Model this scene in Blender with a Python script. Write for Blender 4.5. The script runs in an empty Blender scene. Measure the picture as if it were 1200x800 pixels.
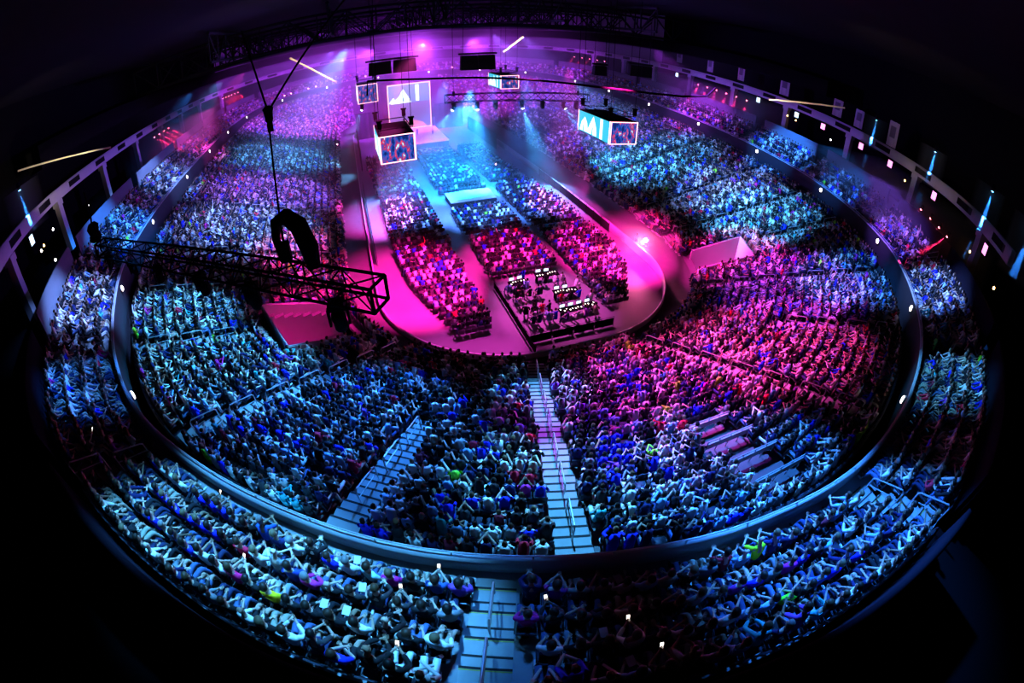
import bpy, bmesh, math, random
import numpy as np
from mathutils import Vector, Matrix
rng = np.random.default_rng(7); random.seed(7)
SC = bpy.context.scene; COL = SC.collection
PI = math.pi

# ------------------------------------------------------------------ materials
def newmat(name):
    m = bpy.data.materials.new(name); m.use_nodes = True; nt = m.node_tree; nt.nodes.clear()
    out = nt.nodes.new('ShaderNodeOutputMaterial'); return m, nt, out
def mat(name, col, rough=0.7, metal=0.0, noise=0.0, scale=3.0, col2=None, spec=0.3):
    m, nt, out = newmat(name); b = nt.nodes.new('ShaderNodeBsdfPrincipled')
    b.inputs['Roughness'].default_value = rough; b.inputs['Metallic'].default_value = metal
    b.inputs['Specular IOR Level'].default_value = spec
    if noise > 0:
        tc = nt.nodes.new('ShaderNodeTexCoord'); n = nt.nodes.new('ShaderNodeTexNoise'); n.inputs['Scale'].default_value = scale; n.inputs['Detail'].default_value = 5
        r = nt.nodes.new('ShaderNodeMix'); r.data_type = 'RGBA'
        c2 = col2 or tuple(c*(1-noise) for c in col)
        r.inputs[6].default_value = (*col, 1); r.inputs[7].default_value = (*c2, 1)
        nt.links.new(tc.outputs['Object'], n.inputs['Vector']); nt.links.new(n.outputs['Fac'], r.inputs[0]); nt.links.new(r.outputs[2], b.inputs['Base Color'])
    else: b.inputs['Base Color'].default_value = (*col, 1)
    nt.links.new(b.outputs[0], out.inputs[0]); return m
def objmat(name, rough=0.8, pattern=0.0):
    m, nt, out = newmat(name); b = nt.nodes.new('ShaderNodeBsdfPrincipled'); b.inputs['Roughness'].default_value = rough; b.inputs['Specular IOR Level'].default_value = 0.2
    oi = nt.nodes.new('ShaderNodeObjectInfo')
    if pattern:
        tc = nt.nodes.new('ShaderNodeTexCoord'); n = nt.nodes.new('ShaderNodeTexNoise'); n.inputs['Scale'].default_value = 14
        r = nt.nodes.new('ShaderNodeMix'); r.data_type = 'RGBA'; r.blend_type = 'MULTIPLY'; r.inputs[0].default_value = pattern
        nt.links.new(tc.outputs['Object'], n.inputs['Vector']); nt.links.new(oi.outputs['Color'], r.inputs[6]); nt.links.new(n.outputs['Fac'], r.inputs[7]); nt.links.new(r.outputs[2], b.inputs['Base Color'])
    else: nt.links.new(oi.outputs['Color'], b.inputs['Base Color'])
    nt.links.new(b.outputs[0], out.inputs[0]); return m
def attrmat(name, rough=0.8):
    m, nt, out = newmat(name); b = nt.nodes.new('ShaderNodeBsdfPrincipled'); b.inputs['Roughness'].default_value = rough; b.inputs['Specular IOR Level'].default_value = 0.15
    a = nt.nodes.new('ShaderNodeAttribute'); a.attribute_name = 'tint'; nt.links.new(a.outputs['Color'], b.inputs['Base Color']); nt.links.new(b.outputs[0], out.inputs[0]); return m
def emit(name, col, st):
    m, nt, out = newmat(name); e = nt.nodes.new('ShaderNodeEmission'); e.inputs[0].default_value = (*col, 1); e.inputs[1].default_value = st
    nt.links.new(e.outputs[0], out.inputs[0]); return m

M = {}
M['floor'] = mat('polished_floor', (.22, .22, .24), .5, noise=.25, scale=.35)
M['concrete'] = mat('concrete', (.10, .10, .105), .9, noise=.35, scale=1.2)
M['stair'] = mat('stair_concrete', (.36, .36, .36), .85, noise=.3, scale=2.5)
M['stepshade'] = mat('step_shade_strip', (.02, .02, .022), .9)  # near-black strips that paint the riser shade lines onto the steps
M['carpet'] = mat('black_carpet', (.004, .004, .005), 1, spec=0)
M['nosing'] = mat('stair_nosing', (.5, .42, .08), .6)
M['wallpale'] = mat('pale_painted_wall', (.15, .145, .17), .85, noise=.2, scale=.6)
M['ribbon'] = mat('ribbon_paint', (.5, .48, .55), .8, noise=.15, scale=.6)
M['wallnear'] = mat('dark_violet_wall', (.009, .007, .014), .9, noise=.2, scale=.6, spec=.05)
M['upconc'] = mat('upper_concrete', (.26, .26, .27), .85, noise=.3, scale=1.5)
M['parapet'] = mat('parapet_paint', (.016, .016, .02), .85, noise=.2, scale=1)
M['cap'] = mat('pale_cap', (.30, .31, .33), .6)
M['dark'] = mat('dark_paint', (.012, .012, .013), .9, noise=.3, scale=1, spec=.05)
M['black'] = mat('black_metal', (.003, .003, .0035), .9, spec=.05)
M['steel'] = mat('galvanised_rail', (.55, .56, .58), .35, metal=.6)
M['rod'] = mat('painted_rod', (.8, .72, .55), .4)
M['roof'] = mat('roof_deck', (.014, .013, .016), .95, noise=.4, scale=.5, spec=.05)
M['seat'] = mat('seat_plastic', (.03, .032, .05), .4, noise=.2, scale=8)
M['skin'] = objmat('skin', .6); M['cloth'] = objmat('cloth', .85, .25); M['hairm'] = objmat('hair_strands', .5, .4); M['leather'] = objmat('shoe_leather', .5)
M['eye'] = mat('eye_dark', (.01, .01, .012), .2)
M['crowd'] = attrmat('crowd_cloth'); M['seats'] = attrmat('seat_shells', .5)
M['boards'] = mat('barrier_boards', (.5, .48, .5), .5, noise=.2, scale=.8)
M['curtain'] = mat('black_drape', (.02, .02, .03), .95)
M['white'] = mat('white_fabric', (.75, .75, .75), .8)
M['pinkwall'] = mat('tunnel_paint', (.62, .60, .62), .8, noise=.1, scale=1)
M['lens_off'] = mat('dark_lens', (.02, .02, .03), .1)

# ------------------------------------------------------------------ mesh building
class MB:
    def __init__(s): s.v = []; s.f = []; s.mi = []
    def add(s, v, f, mi=0):
        b = len(s.v); s.v += [tuple(map(float, p)) for p in v]; s.f += [tuple(b+i for i in q) for q in f]; s.mi += [mi]*len(f); return s
    def box(s, c, d, rz=0, mi=0, R=None, taper=1.0):
        hx, hy, hz = d[0]/2, d[1]/2, d[2]/2
        v = [(x*(taper if z > 0 else 1), y*(taper if z > 0 else 1), z) for z in (-hz, hz) for x, y in ((-hx, -hy), (hx, -hy), (hx, hy), (-hx, hy))]
        m = R if R is not None else Matrix.Rotation(rz, 3, 'Z')
        v = [tuple(m @ Vector(p) + Vector(c)) for p in v]
        return s.add(v, [(3, 2, 1, 0), (4, 5, 6, 7), (0, 1, 5, 4), (1, 2, 6, 5), (2, 3, 7, 6), (3, 0, 4, 7)], mi)
    def tube(s, pts, r, n=6, mi=0, caps=True):
        pts = [Vector(p) for p in pts]; rs = r if hasattr(r, '__len__') else [r]*len(pts); v = []; f = []
        up = None
        for i, p in enumerate(pts):
            t = (pts[min(i+1, len(pts)-1)]-pts[max(i-1, 0)]).normalized()
            if up is None: up = Vector((0, 0, 1)) if abs(t.z) < .95 else Vector((1, 0, 0))
            a = t.cross(up).normalized(); b = a.cross(t)
            for k in range(n):
                q = 2*PI*k/n; v.append(p+(a*math.cos(q)+b*math.sin(q))*rs[i])
        for i in range(len(pts)-1):
            for k in range(n): f.append((i*n+k, i*n+(k+1) % n, (i+1)*n+(k+1) % n, (i+1)*n+k))
        if caps: f += [tuple(range(n-1, -1, -1)), tuple((len(pts)-1)*n+k for k in range(n))]
        return s.add(v, f, mi)
    def lathe(s, prof, c=(0, 0, 0), R=None, n=14, mi=0):
        v = []; f = []; m = R if R is not None else Matrix.Identity(3)
        for r, z in prof:
            for k in range(n): v.append(m @ Vector((r*math.cos(2*PI*k/n), r*math.sin(2*PI*k/n), z))+Vector(c))
        for i in range(len(prof)-1):
            for k in range(n): f.append((i*n+k, i*n+(k+1) % n, (i+1)*n+(k+1) % n, (i+1)*n+k))
        f += [tuple(range(n-1, -1, -1)), tuple((len(prof)-1)*n+k for k in range(n))]
        return s.add(v, f, mi)
    def build(s, name, mats, parent=None, smooth=False, loc=None):
        me = bpy.data.meshes.new(name); me.from_pydata(s.v, [], s.f)
        mats = mats if isinstance(mats, (list, tuple)) else [mats]
        for m in mats: me.materials.append(m)
        if len(mats) > 1: me.polygons.foreach_set('material_index', s.mi)
        if smooth: me.polygons.foreach_set('use_smooth', [True]*len(me.polygons))
        me.update(); o = bpy.data.objects.new(name, me); COL.objects.link(o)
        if parent: o.parent = parent
        if loc is not None: o.location = loc
        return o
def npmesh(name, v, quads, mats, color=None, smooth=False):
    me = bpy.data.meshes.new(name); n = len(v); q = len(quads)
    me.vertices.add(n); me.vertices.foreach_set('co', np.ascontiguousarray(v, np.float32).ravel())
    me.loops.add(q*4); me.loops.foreach_set('vertex_index', np.ascontiguousarray(quads, np.int32).ravel())
    me.polygons.add(q); me.polygons.foreach_set('loop_start', np.arange(0, q*4, 4, dtype=np.int32))
    try: me.polygons.foreach_set('loop_total', np.full(q, 4, np.int32))
    except Exception: pass
    me.update(calc_edges=True)
    if color is not None:
        a = me.attributes.new('tint', 'FLOAT_COLOR', 'POINT'); a.data.foreach_set('color', np.ascontiguousarray(np.c_[color, np.ones(n)], np.float32).ravel())
    for m in (mats if isinstance(mats, (list, tuple)) else [mats]): me.materials.append(m)
    if smooth: me.polygons.foreach_set('use_smooth', np.ones(q, bool))
    o = bpy.data.objects.new(name, me); COL.objects.link(o); return o
def tag(o, label=None, cat=None, group=None, kind=None):
    if label: o['label'] = label
    if cat: o['category'] = cat
    if group: o['group'] = group
    if kind: o['kind'] = kind
    return o
def empty(name, loc, rz=0, label=None, cat=None, group=None):
    o = bpy.data.objects.new(name, None); COL.objects.link(o); o.location = loc; o.rotation_euler = (0, 0, rz); o.empty_display_size = .2
    return tag(o, label, cat, group)
def struct(o): o['kind'] = 'structure'; return o
def copy_tree(o, parent=None):
    c = o.copy(); COL.objects.link(c); c.parent = parent
    for ch in list(o.children): copy_tree(ch, c)
    return c
ORD = 'first second third fourth fifth sixth seventh eighth ninth tenth eleventh twelfth thirteenth fourteenth fifteenth sixteenth seventeenth eighteenth nineteenth twentieth'.split()
TENS = {20: 'twenty', 30: 'thirty', 40: 'forty', 50: 'fifty', 60: 'sixty', 70: 'seventy', 80: 'eighty', 90: 'ninety'}
def ordn(i):      # 1-based
    if i <= 20: return ORD[i-1]
    t, u = i//10*10, i % 10
    return TENS[t].replace('y', 'ieth') if u == 0 else TENS[t]+'-'+ORD[u-1]

# ------------------------------------------------------------------ plan of the arena
HALF = [(0,-55),(6,-54.4),(10.2,-53.4),(14,-52.1),(17.3,-50.6),(20.6,-48.6),(24.4,-45.9),(28.4,-42.4),(31.4,-38.7),(34.5,-33.2),(38,-24.2),(39.5,-17.5),(40.7,-8),(41.7,5),(42.6,20),(43.4,35),(43.9,50),(43.6,62),(41.6,75),(37,86.5),(30.5,94.5),(22,100.3),(11,104.6),(0,106)]
def closed(half):
    P = np.array(list(half)+[(-x, y) for x, y in half[-2:0:-1]], float); n = len(P); out = []
    for i in range(n):
        p0, p1, p2, p3 = P[i-1], P[i], P[(i+1) % n], P[(i+2) % n]; t = np.linspace(0, 1, 24, endpoint=False)[:, None]; w = np.linalg.norm(p2-p1)
        d1 = (p2-p0)*w/(np.linalg.norm(p1-p0)+w); d2 = (p3-p1)*w/(np.linalg.norm(p3-p2)+w)
        out.append((2*t**3-3*t**2+1)*p1+(t**3-2*t**2+t)*d1+(-2*t**3+3*t**2)*p2+(t**3-t**2)*d2)
    return np.concatenate(out)
_D = closed(HALF); _S = np.r_[0, np.cumsum(np.linalg.norm(np.roll(_D, -1, 0)-_D, axis=1))]; LEN = _S[-1]
def ring(s):
    s = np.mod(s, LEN); return np.stack([np.interp(s, _S, np.r_[_D[:, 0], _D[0, 0]]), np.interp(s, _S, np.r_[_D[:, 1], _D[0, 1]])], -1)
def nrm(s, h=6.0):
    s = np.asarray(s, float); t = ring(s+h)-ring(s-h); n = np.stack([t[..., 1], -t[..., 0]], -1); return n/np.linalg.norm(n, axis=-1, keepdims=True)
def _edge(s):
    p = ring(s); n = nrm(s); r = np.zeros(len(p)); c = np.array([0, 22.]); hx, hy, rad = 15.5, 53., 13.
    for _ in range(200):
        d = np.abs(p-n*r[:, None]-c)-np.array([hx-rad, hy-rad]); r += .8*np.maximum(np.linalg.norm(np.maximum(d, 0), axis=1)+np.minimum(d.max(1), 0)-rad, 0)
    return p-n*r[:, None]
_SS = np.linspace(0, LEN, 2001); _EE = _edge(_SS)
def edge(s):
    s = np.mod(s, LEN); return np.stack([np.interp(s, _SS, _EE[:, 0]), np.interp(s, _SS, _EE[:, 1])], -1)
def off(s, d): return ring(s)+nrm(s)*np.asarray(d)[..., None] if np.ndim(d) else ring(s)+nrm(s)*d
NLOW, T0, T1, Z0, RISE = 23, .125, .965, 2.4, .344
def low(s, t): e = edge(s); return e+(ring(s)-e)*np.asarray(t)[..., None]
def rowt(k): return T0+(T1-T0)*k/NLOW           # inner edge of lower row k
def rowz(k): return Z0+RISE*k
NUP, UP0, UPP, UZ0, URISE = 4, .72, 1.0, 12.15, .66   # upper tier: rows start UP0 m outside the parapet
PTOP, WB, WT = 13.1, 15.0, 17.05
def strip(name, rings, m, s=None, closed_=True, kind=True, mask=None):
    """rings: list of (K,3) arrays along the ring -> quads between consecutive ones"""
    R = np.stack(rings); a, K = R.shape[:2]; idx = np.arange(a*K).reshape(a, K); q = []
    last = K if closed_ else K-1
    i0 = np.arange(last); i1 = (i0+1) % K
    for r in range(a-1):
        sel = np.ones(last, bool) if mask is None else mask[r][:last]
        q.append(np.stack([idx[r, i0], idx[r, i1], idx[r+1, i1], idx[r+1, i0]], 1)[sel])
    o = npmesh(name, R.reshape(-1, 3), np.concatenate(q), m)
    return struct(o) if kind else o
def z3(p, z): return np.c_[p, np.full(len(p), z) if np.ndim(z) == 0 else z]

K = 480; SA = np.linspace(0, LEN, K, endpoint=False); SIGNED = np.where(SA > LEN/2, SA-LEN, SA)
# vomitory openings in the lower bowl: (s0, s1, row0, row1, name)
VOMS = [(-48.4, -39.0, 2, 10, 'near_left'), (39.8, 46.0, 1, 8, 'near_right')]
LSTAIRS = [(-77, 0, 23), (-62.5, 0, 23), (-53, 0, 23), (-43.6, 12, 23), (-32, 0, 23), (-21, 11, 23), (-11.8, 0, 23), (8.2, 0, 23), (20.5, 10, 23), (32, 0, 23), (44.5, 10, 23), (53, 0, 23), (63, 0, 23), (77, 0, 23), (92, 0, 23), (107, 0, 23), (-92, 0, 23), (-107, 0, 23), (124, 0, 23), (-124, 0, 23)]
UST = [0, -14.6, -29.7, -42.2, -56.3, -77.5, -99, 15.3, 30.8, 42, 57.2, 71.3, 92.5, 112, 132, 152, -120, -140, -160]
# --- floor
fl = edge(SA); mb = MB(); mb.add(z3(fl, 0), [tuple(range(K))]); struct(mb.build('floor', M['floor']))
strip('wall_barrier', [z3(fl, 0), z3(fl, 1.15), z3(fl+nrm(SA)*.16, 1.15), z3(fl+nrm(SA)*.16, .5)], M['boards'])
strip('floor_walkway', [z3(fl+nrm(SA)*.16, .6), z3(low(SA, np.full(K, T0)), .6), z3(low(SA, np.full(K, T0)), Z0)], M['concrete'])
# --- lower terrace
rings = []; mask = []
for k in range(NLOW):
    for e in (0, 1):
        rings.append(z3(low(SA, np.full(K, rowt(k+e))), rowz(k)))
for i in range(len(rings)-1):
    k = i//2; mk = np.ones(K, bool)
    for s0, s1, r0, r1, _ in VOMS:
        if r0 <= k < r1: mk &= ~((SIGNED >= s0) & (SIGNED < s1))
    mask.append(mk)
strip('floor_lower_terrace', rings, M['concrete'], mask=mask)
zt = rowz(NLOW-1); tb = np.full(K, T1)
strip('wall_lower_back', [z3(low(SA, tb), zt), z3(low(SA, tb), zt+1.05), z3(low(SA, tb)+nrm(SA)*.12, zt+1.05), z3(low(SA, tb)+nrm(SA)*.12, zt-.6)], M['parapet'])
# --- parapet of the upper tier
strip('wall_parapet', [z3(off(SA, .35), 8.5), z3(off(SA, 0), 10.6), z3(off(SA, 0), PTOP-.12)], M['parapet'])
strip('trim_1', [z3(off(SA, -.04), PTOP-.14), z3(off(SA, -.04), PTOP-.04), z3(off(SA, .18), PTOP-.04), z3(off(SA, .18), UZ0)], M['cap'])
# --- upper terrace
rings = [z3(off(SA, .18), UZ0)]
for k in range(NUP):
    rings += [z3(off(SA, UP0+UPP*k), UZ0+URISE*max(k-0, 0)), z3(off(SA, UP0+UPP*(k+1)), UZ0+URISE*k)]
strip('floor_upper_terrace', rings, M['upconc'])
# --- outer wall, broken by the stair openings
g = sorted(UST); gaps = g+[g[0]+LEN]
for a, b in zip(gaps[:-1], gaps[1:]):
    ss = np.linspace(a+1.1, b-1.1, max(6, int((b-a)/1.2)))
    r = [z3(off(ss, 5.0), UZ0+URISE*3), z3(off(ss, 5.0), WT), z3(off(ss, 5.22), WT), z3(off(ss, 5.22), UZ0+URISE*3)]
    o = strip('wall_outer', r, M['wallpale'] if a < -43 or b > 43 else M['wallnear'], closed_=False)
    for s_ in (a+1.1, b-1.1):
        pass
# --- suites deck, back wall, ribbon, ceiling
RO = 6.0+4.2*np.clip((off(SA, 0)[:, 1]+52)/38, 0, 1)
strip('floor_suites', [z3(off(SA, 5.0), UZ0+URISE*3-.02), z3(off(SA, 16), UZ0+URISE*3-.02)], M['carpet'])
strip('wall_suites', [z3(off(SA, 15), 14), z3(off(SA, 15), 34)], M['carpet'])
sr = np.concatenate([np.linspace(21, LEN-36, 330)])
ro = 6.0+4.2*np.clip((off(sr, 0)[:, 1]+52)/38, 0, 1)
strip('trim_2', [z3(off(sr, ro), 20.2), z3(off(sr, ro), 21.5), z3(off(sr, ro+.5), 21.5), z3(off(sr, ro+.5), 20.2), z3(off(sr, ro), 20.2)], M['ribbon'], closed_=False)
# dark glazed boxes set along the ribbon
dk = MB()
for s_ in np.arange(24, LEN-38, 8.5):
    w = 1.6; a = np.array([s_-w, s_+w]); rr = np.interp(a, sr, ro)
    p = off(a, rr-.03); dk.add([(p[0][0], p[0][1], 20.55), (p[1][0], p[1][1], 20.55), (p[1][0], p[1][1], 21.25), (p[0][0], p[0][1], 21.25)], [(0, 1, 2, 3)])
struct(dk.build('window_1', M['dark']))
sfar = np.linspace(62, LEN-62, 240); sfw = np.linspace(112, LEN-150, 160)
strip('wall_upper', [z3(off(sfw, 11.5), 21.5), z3(off(sfw, 11.5), 34)], M['wallpale'], closed_=False)
strip('trim_3', [z3(off(sfar, 9.5), 24.6), z3(off(sfar, 9.5), 27.2), z3(off(sfar, 11.5), 27.2), z3(off(sfar, 11.5), 24.6), z3(off(sfar, 9.5), 24.6)], M['black'], closed_=False)
mb = MB(); mb.add(z3(off(SA, 15), 34), [tuple(range(K))[::-1]]); struct(mb.build('ceiling', M['roof']))
# columns under the ribbon
for s_ in list(np.arange(28, 150, 14.2))+list(np.arange(-150, -44, 14.2)):
    p = off(np.array([s_]), float(np.interp(s_ % LEN, sr, ro))+.25)[0]; a = math.atan2(*nrm(np.array([s_]))[0][::-1])
    mb = MB(); mb.box((p[0], p[1], (14.2+20.2)/2), (.7, 1.0, 6.0), a); mb.box((p[0], p[1], 19.9), (.9, 1.3, .6), a); struct(mb.build('column', M['ribbon']))

# ------------------------------------------------------------------ stairs
def frame_at(s_, d=None):
    n = nrm(np.array([s_]))[0]; return n, np.array([-n[1], n[0]])
def slow(s_, k, e=0.0):     # world point of lower row k (fraction e inside the row)
    t = T0+(T1-T0)*(k+e)/NLOW; p = low(np.array([s_]), np.array([t]))[0]; return p
for s_, k0, k1 in LSTAIRS:
    mb = MB(); a = slow(s_, 0); b = slow(s_, NLOW); u = (b-a)/np.linalg.norm(b-a); ang = math.atan2(u[1], u[0]); pitch = np.linalg.norm(b-a)/NLOW
    n0, n1 = round(k0*1.5), round(k1*1.5)
    for i in range(n0, n1):
        e0, e1 = i/1.5, (i+1)/1.5; top = Z0+RISE*e1-.02; p = slow(s_, 0, (e0+e1)/2); mb.box((*p, top-.25), (pitch/1.5+.002, 1.45, .5), ang); p = slow(s_, 0, e0+.05); mb.box((*p, top+.003), (.10, 1.45, .008), ang, 1)  # thin dark strip per step, riser shade put into colour
    struct(mb.build('stairs', [M['stair'], M['stepshade']]))
def handrail(p, u, z0, z1, label, group, Ln=1.7, h=1.15, r=.032):
    """p: plan centre; u: uphill direction; loop of tube standing on the steps"""
    p = np.array(p); A = p-u*Ln/2; B = p+u*Ln/2
    mb = MB(); q = u*.12
    P = [(*A, z0), (*A, z0+h-.12), (*(A+q), z0+h), (*(B-q), z1+h), (*B, z1+h-.12), (*B, z1)]
    t = empty('handrail', (p[0], p[1], min(z0, z1)), 0, label, 'handrail', group); o = np.array([p[0], p[1], min(z0, z1)])
    L = lambda pts: [tuple(np.array(x)-o) for x in pts]
    MB().tube(L(P[1:5]), r).build('top_rail', M['steel'], t)
    MB().tube(L([P[0], P[1]]), r).build('post', M['steel'], t); MB().tube(L([P[5], P[4]]), r).build('post', M['steel'], t)
    MB().tube(L([(*A, z0+h*.52), (*B, z1+h*.52)]), r*.8).build('middle_rail', M['steel'], t)
    return t
SNAME = {-11.8: 'long central stairs', 8.2: 'stairs right of centre', -32: 'long diagonal left stairs', -21: 'short stairs left of centre', -43.6: 'short left stairs by the tunnel', -53: 'stairs beyond the left tunnel', -62.5: 'second left stairs past the tunnel', 20.5: 'short level right stairs', 32: 'long level right stairs', 44.5: 'short right stairs by the tunnel', 53: 'stairs beyond the right tunnel', 63: 'second right stairs past the tunnel', 77: 'third right stairs past the tunnel', -77: 'third left stairs past the tunnel'}
for s_, k0, k1 in LSTAIRS:
    if s_ not in SNAME: continue
    a = slow(s_, 0); b = slow(s_, NLOW); u = (b-a)/np.linalg.norm(b-a); i = 0
    for k in range(k0+2, k1-1, 3):
        i += 1; p = slow(s_, k, .5); side = np.array([-u[1], u[0]])*(.0)
        handrail(p+side, u, rowz(k)-RISE*.2, rowz(k)+RISE*1.2, f'{ordn(i)} grey tube handrail from the bottom on the {SNAME[s_]}', 'stair handrails of the lower stand')
def supp(s_, d): return off(np.array([s_]), d)[0]
for s_ in UST:
    n, tt = frame_at(s_); ang = math.atan2(n[1], n[0]); mb = MB()
    for k in range(NUP):
        p = supp(s_, UP0+UPP*(k-.25)); zz = UZ0+URISE*k
        mb.box((*supp(s_, UP0+UPP*k-.20), zz-URISE/2-.1), (.40, 1.3, .2), ang)
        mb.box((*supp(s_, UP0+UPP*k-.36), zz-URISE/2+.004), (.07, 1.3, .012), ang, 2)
        mb.box((*supp(s_, UP0+UPP*k+.41), zz+.004), (.80, 1.3, .02), ang)
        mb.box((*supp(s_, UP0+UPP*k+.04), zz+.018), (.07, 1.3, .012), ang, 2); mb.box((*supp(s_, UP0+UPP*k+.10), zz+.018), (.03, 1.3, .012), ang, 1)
    struct(mb.build('stairs', [M['stair'], M['nosing'], M['stepshade']]))
UN = {-14.6: 'near upper stairs below the camera', 0: 'upper stairs at the lower right', -29.7: 'dark upper stairs at the lower left', 30.8: 'dark upper stairs on the right', -42.2: 'dark upper stairs on the left'}
for s_ in UN:
    n, tt = frame_at(s_)
    for i, d in enumerate((1.6, 3.6)):
        handrail(supp(s_, d+.2), n, UZ0+URISE*(d-UP0)/UPP-.2, UZ0+URISE*(d+.9-UP0)/UPP-.1, f'{"lower" if i == 0 else "upper"} grey handrail on the {UN[s_]}', 'stair handrails of the upper tier', Ln=1.5, h=1.1)
# parapet guard rail (round tube on brackets) as one long thing
mb = MB(); P = z3(off(np.linspace(0, LEN, 300), .06), PTOP+.14); mb.tube([tuple(p) for p in P], .03, 5, caps=False)
gr = mb.build('guard_rail', M['steel']); tag(gr, 'long pale tube rail running along the top of the oval parapet', 'railing')
mb = MB()
for s_ in np.arange(0, LEN, 2.4):
    p = supp(s_, .06); mb.box((*p, PTOP+.05), (.05, .05, .2))
o = mb.build('bracket', M['steel'], gr); o['kind'] = 'stuff'
# parapet round lights
LS = [-165.9, -184.6, -203.2, 195.9, 178, 160, 134.5, 116.2, 98.5, 81.5, 65.7, 50.4, 36.2, 22, 8.4, -67.5, -51.2, -35.2, -103, -121.7, -141.8, -85.9]
M['glow'] = emit('warm_white_glow', (1, .82, .78), 9)
left = sorted([s for s in LS if s < 0], reverse=True); right = sorted([s for s in LS if s > 0])
protoL = None
for side, lst in (('left', left), ('right', right)):
    for i, s_ in enumerate(lst):
        n, tt = frame_at(s_); p = supp(s_, -.06); ang = math.atan2(-n[1], -n[0])
        lab = f'{ordn(i+1)} round white light from the camera along the {side} parapet'
        if protoL is None:
            protoL = empty('parapet_light', (0, 0, 0)); R = Matrix.Rotation(PI/2, 3, 'Y')
            MB().lathe([(.30, 0), (.30, .08), (.26, .10)], R=R).build('bezel', M['cap'], protoL)
            MB().lathe([(.25, .10), (.24, .15), (.15, .2), (.02, .22)], R=R).build('lens', M['glow'], protoL); t = protoL
        else: t = copy_tree(protoL)
        t.location = (p[0], p[1], 12.45); t.rotation_euler = (0, 0, ang); tag(t, lab, 'light', 'round lights on the parapet')
# ------------------------------------------------------------------ vomitories
def vom(s0, s1, r0, r1, nm):
    a0, a1 = slow(s0, r0), slow(s1, r0); b0, b1 = slow(s0, r1), slow(s1, r1); zt0 = rowz(r0)+.75; zt1 = rowz(r1)+.85; zf = .6
    def wall(p, q, zp, zq, name):
        d = np.array(q)-np.array(p); d = d/np.linalg.norm(d); w = np.array([-d[1], d[0]])*.08; mb = MB()
        v = []
        for pt, zz in ((p, zp), (q, zq)):
            for sgn in (-1, 1): v += [(*(np.array(pt)+w*sgn), zf), (*(np.array(pt)+w*sgn), zz)]
        mb.add(v, [(0, 1, 5, 4), (3, 2, 6, 7), (1, 3, 7, 5), (0, 2, 3, 1), (4, 5, 7, 6)]); struct(mb.build(name, M['pinkwall']))
        MB().tube([(*p, zp+.05), (*q, zq+.05)], .05, 5).build('trim_'+nm, M['cap'])['kind'] = 'structure'
    wall(a0, b0, zt0, zt1, 'wall_tunnel_'+nm); wall(a1, b1, zt0, zt1, 'wall_tunnel_'+nm); wall(b0, b1, zt1, zt1, 'wall_tunnel_'+nm)
    mb = MB(); mb.add([(*a0, zf+.01), (*a1, zf+.01), (*b1, zf+.01), (*b0, zf+.01)], [(0, 1, 2, 3)]); struct(mb.build('floor_tunnel_'+nm, M['pinkwall']))
for v_ in VOMS: vom(*v_)

# open wheelchair platforms in the middle of the near stand: level rails between the rows
for k in range(15, 22, 2):
    A_, B_ = slow(-2.9, k), slow(.9, k); mb = MB(); d_ = (B_-A_); ang = math.atan2(d_[1], d_[0]); c_ = (A_+B_)/2
    mb.box((*c_, rowz(k)+.62), (np.linalg.norm(d_), .08, .42), ang); mb.tube([(*A_, rowz(k)+.98), (*B_, rowz(k)+.98)], .04, 5)
    for f_ in (0, .25, .5, .75, 1): p = A_*(1-f_)+B_*f_; mb.tube([(*p, rowz(k)-.3), (*p, rowz(k)+.98)], .03, 5)
    t = mb.build('platform_rail', M['cap']); tag(t, f'{ordn((k-13)//2)} level rail from the front on the open platform right of the central stairs', 'railing', 'rails of the open platform')

# ------------------------------------------------------------------ camera (full-frame fisheye, hung under the roof at the near end)
FPX, YAW, PITCH, ROLL, CX, CY, CZ = 539.008, .35218, .68219, .01188, -15.787, -57.432, 25.743
def cam_axes():
    f = Vector((math.sin(YAW)*math.cos(PITCH), math.cos(YAW)*math.cos(PITCH), -math.sin(PITCH))); r = Vector((math.cos(YAW), -math.sin(YAW), 0)); u = r.cross(f)
    c, s = math.cos(ROLL), math.sin(ROLL); return c*r+s*u, c*u-s*r, f
cr, cu, cf = cam_axes()
cd = bpy.data.cameras.new('camera'); cam = bpy.data.objects.new('camera', cd); COL.objects.link(cam)
cam.matrix_world = Matrix(((cr.x, cu.x, -cf.x, CX), (cr.y, cu.y, -cf.y, CY), (cr.z, cu.z, -cf.z, CZ), (0, 0, 0, 1)))
cd.type = 'PANO'; cd.panorama_type = 'FISHEYE_EQUISOLID'; cd.sensor_width = 36; cd.sensor_fit = 'HORIZONTAL'
cd.fisheye_lens = FPX/1200*36; cd.fisheye_fov = PI*1.4; cd.clip_start = .05; cd.clip_end = 500
SC.camera = cam
_R = np.array([cr, cu, cf]); _C = np.array([CX, CY, CZ])
def pix(P):      # where a point of the arena shows in the photograph (used to rank people by how large they show)
    d = (np.asarray(P, float)-_C)@_R.T; n = np.linalg.norm(d, axis=-1); th = np.arccos(np.clip(d[..., 2]/n, -1, 1)); rr = 2*FPX*np.sin(th/2); h = np.hypot(d[..., 0], d[..., 1])+1e-9
    return np.stack([600+rr*d[..., 0]/h, 400-rr*d[..., 1]/h], -1), n

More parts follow.
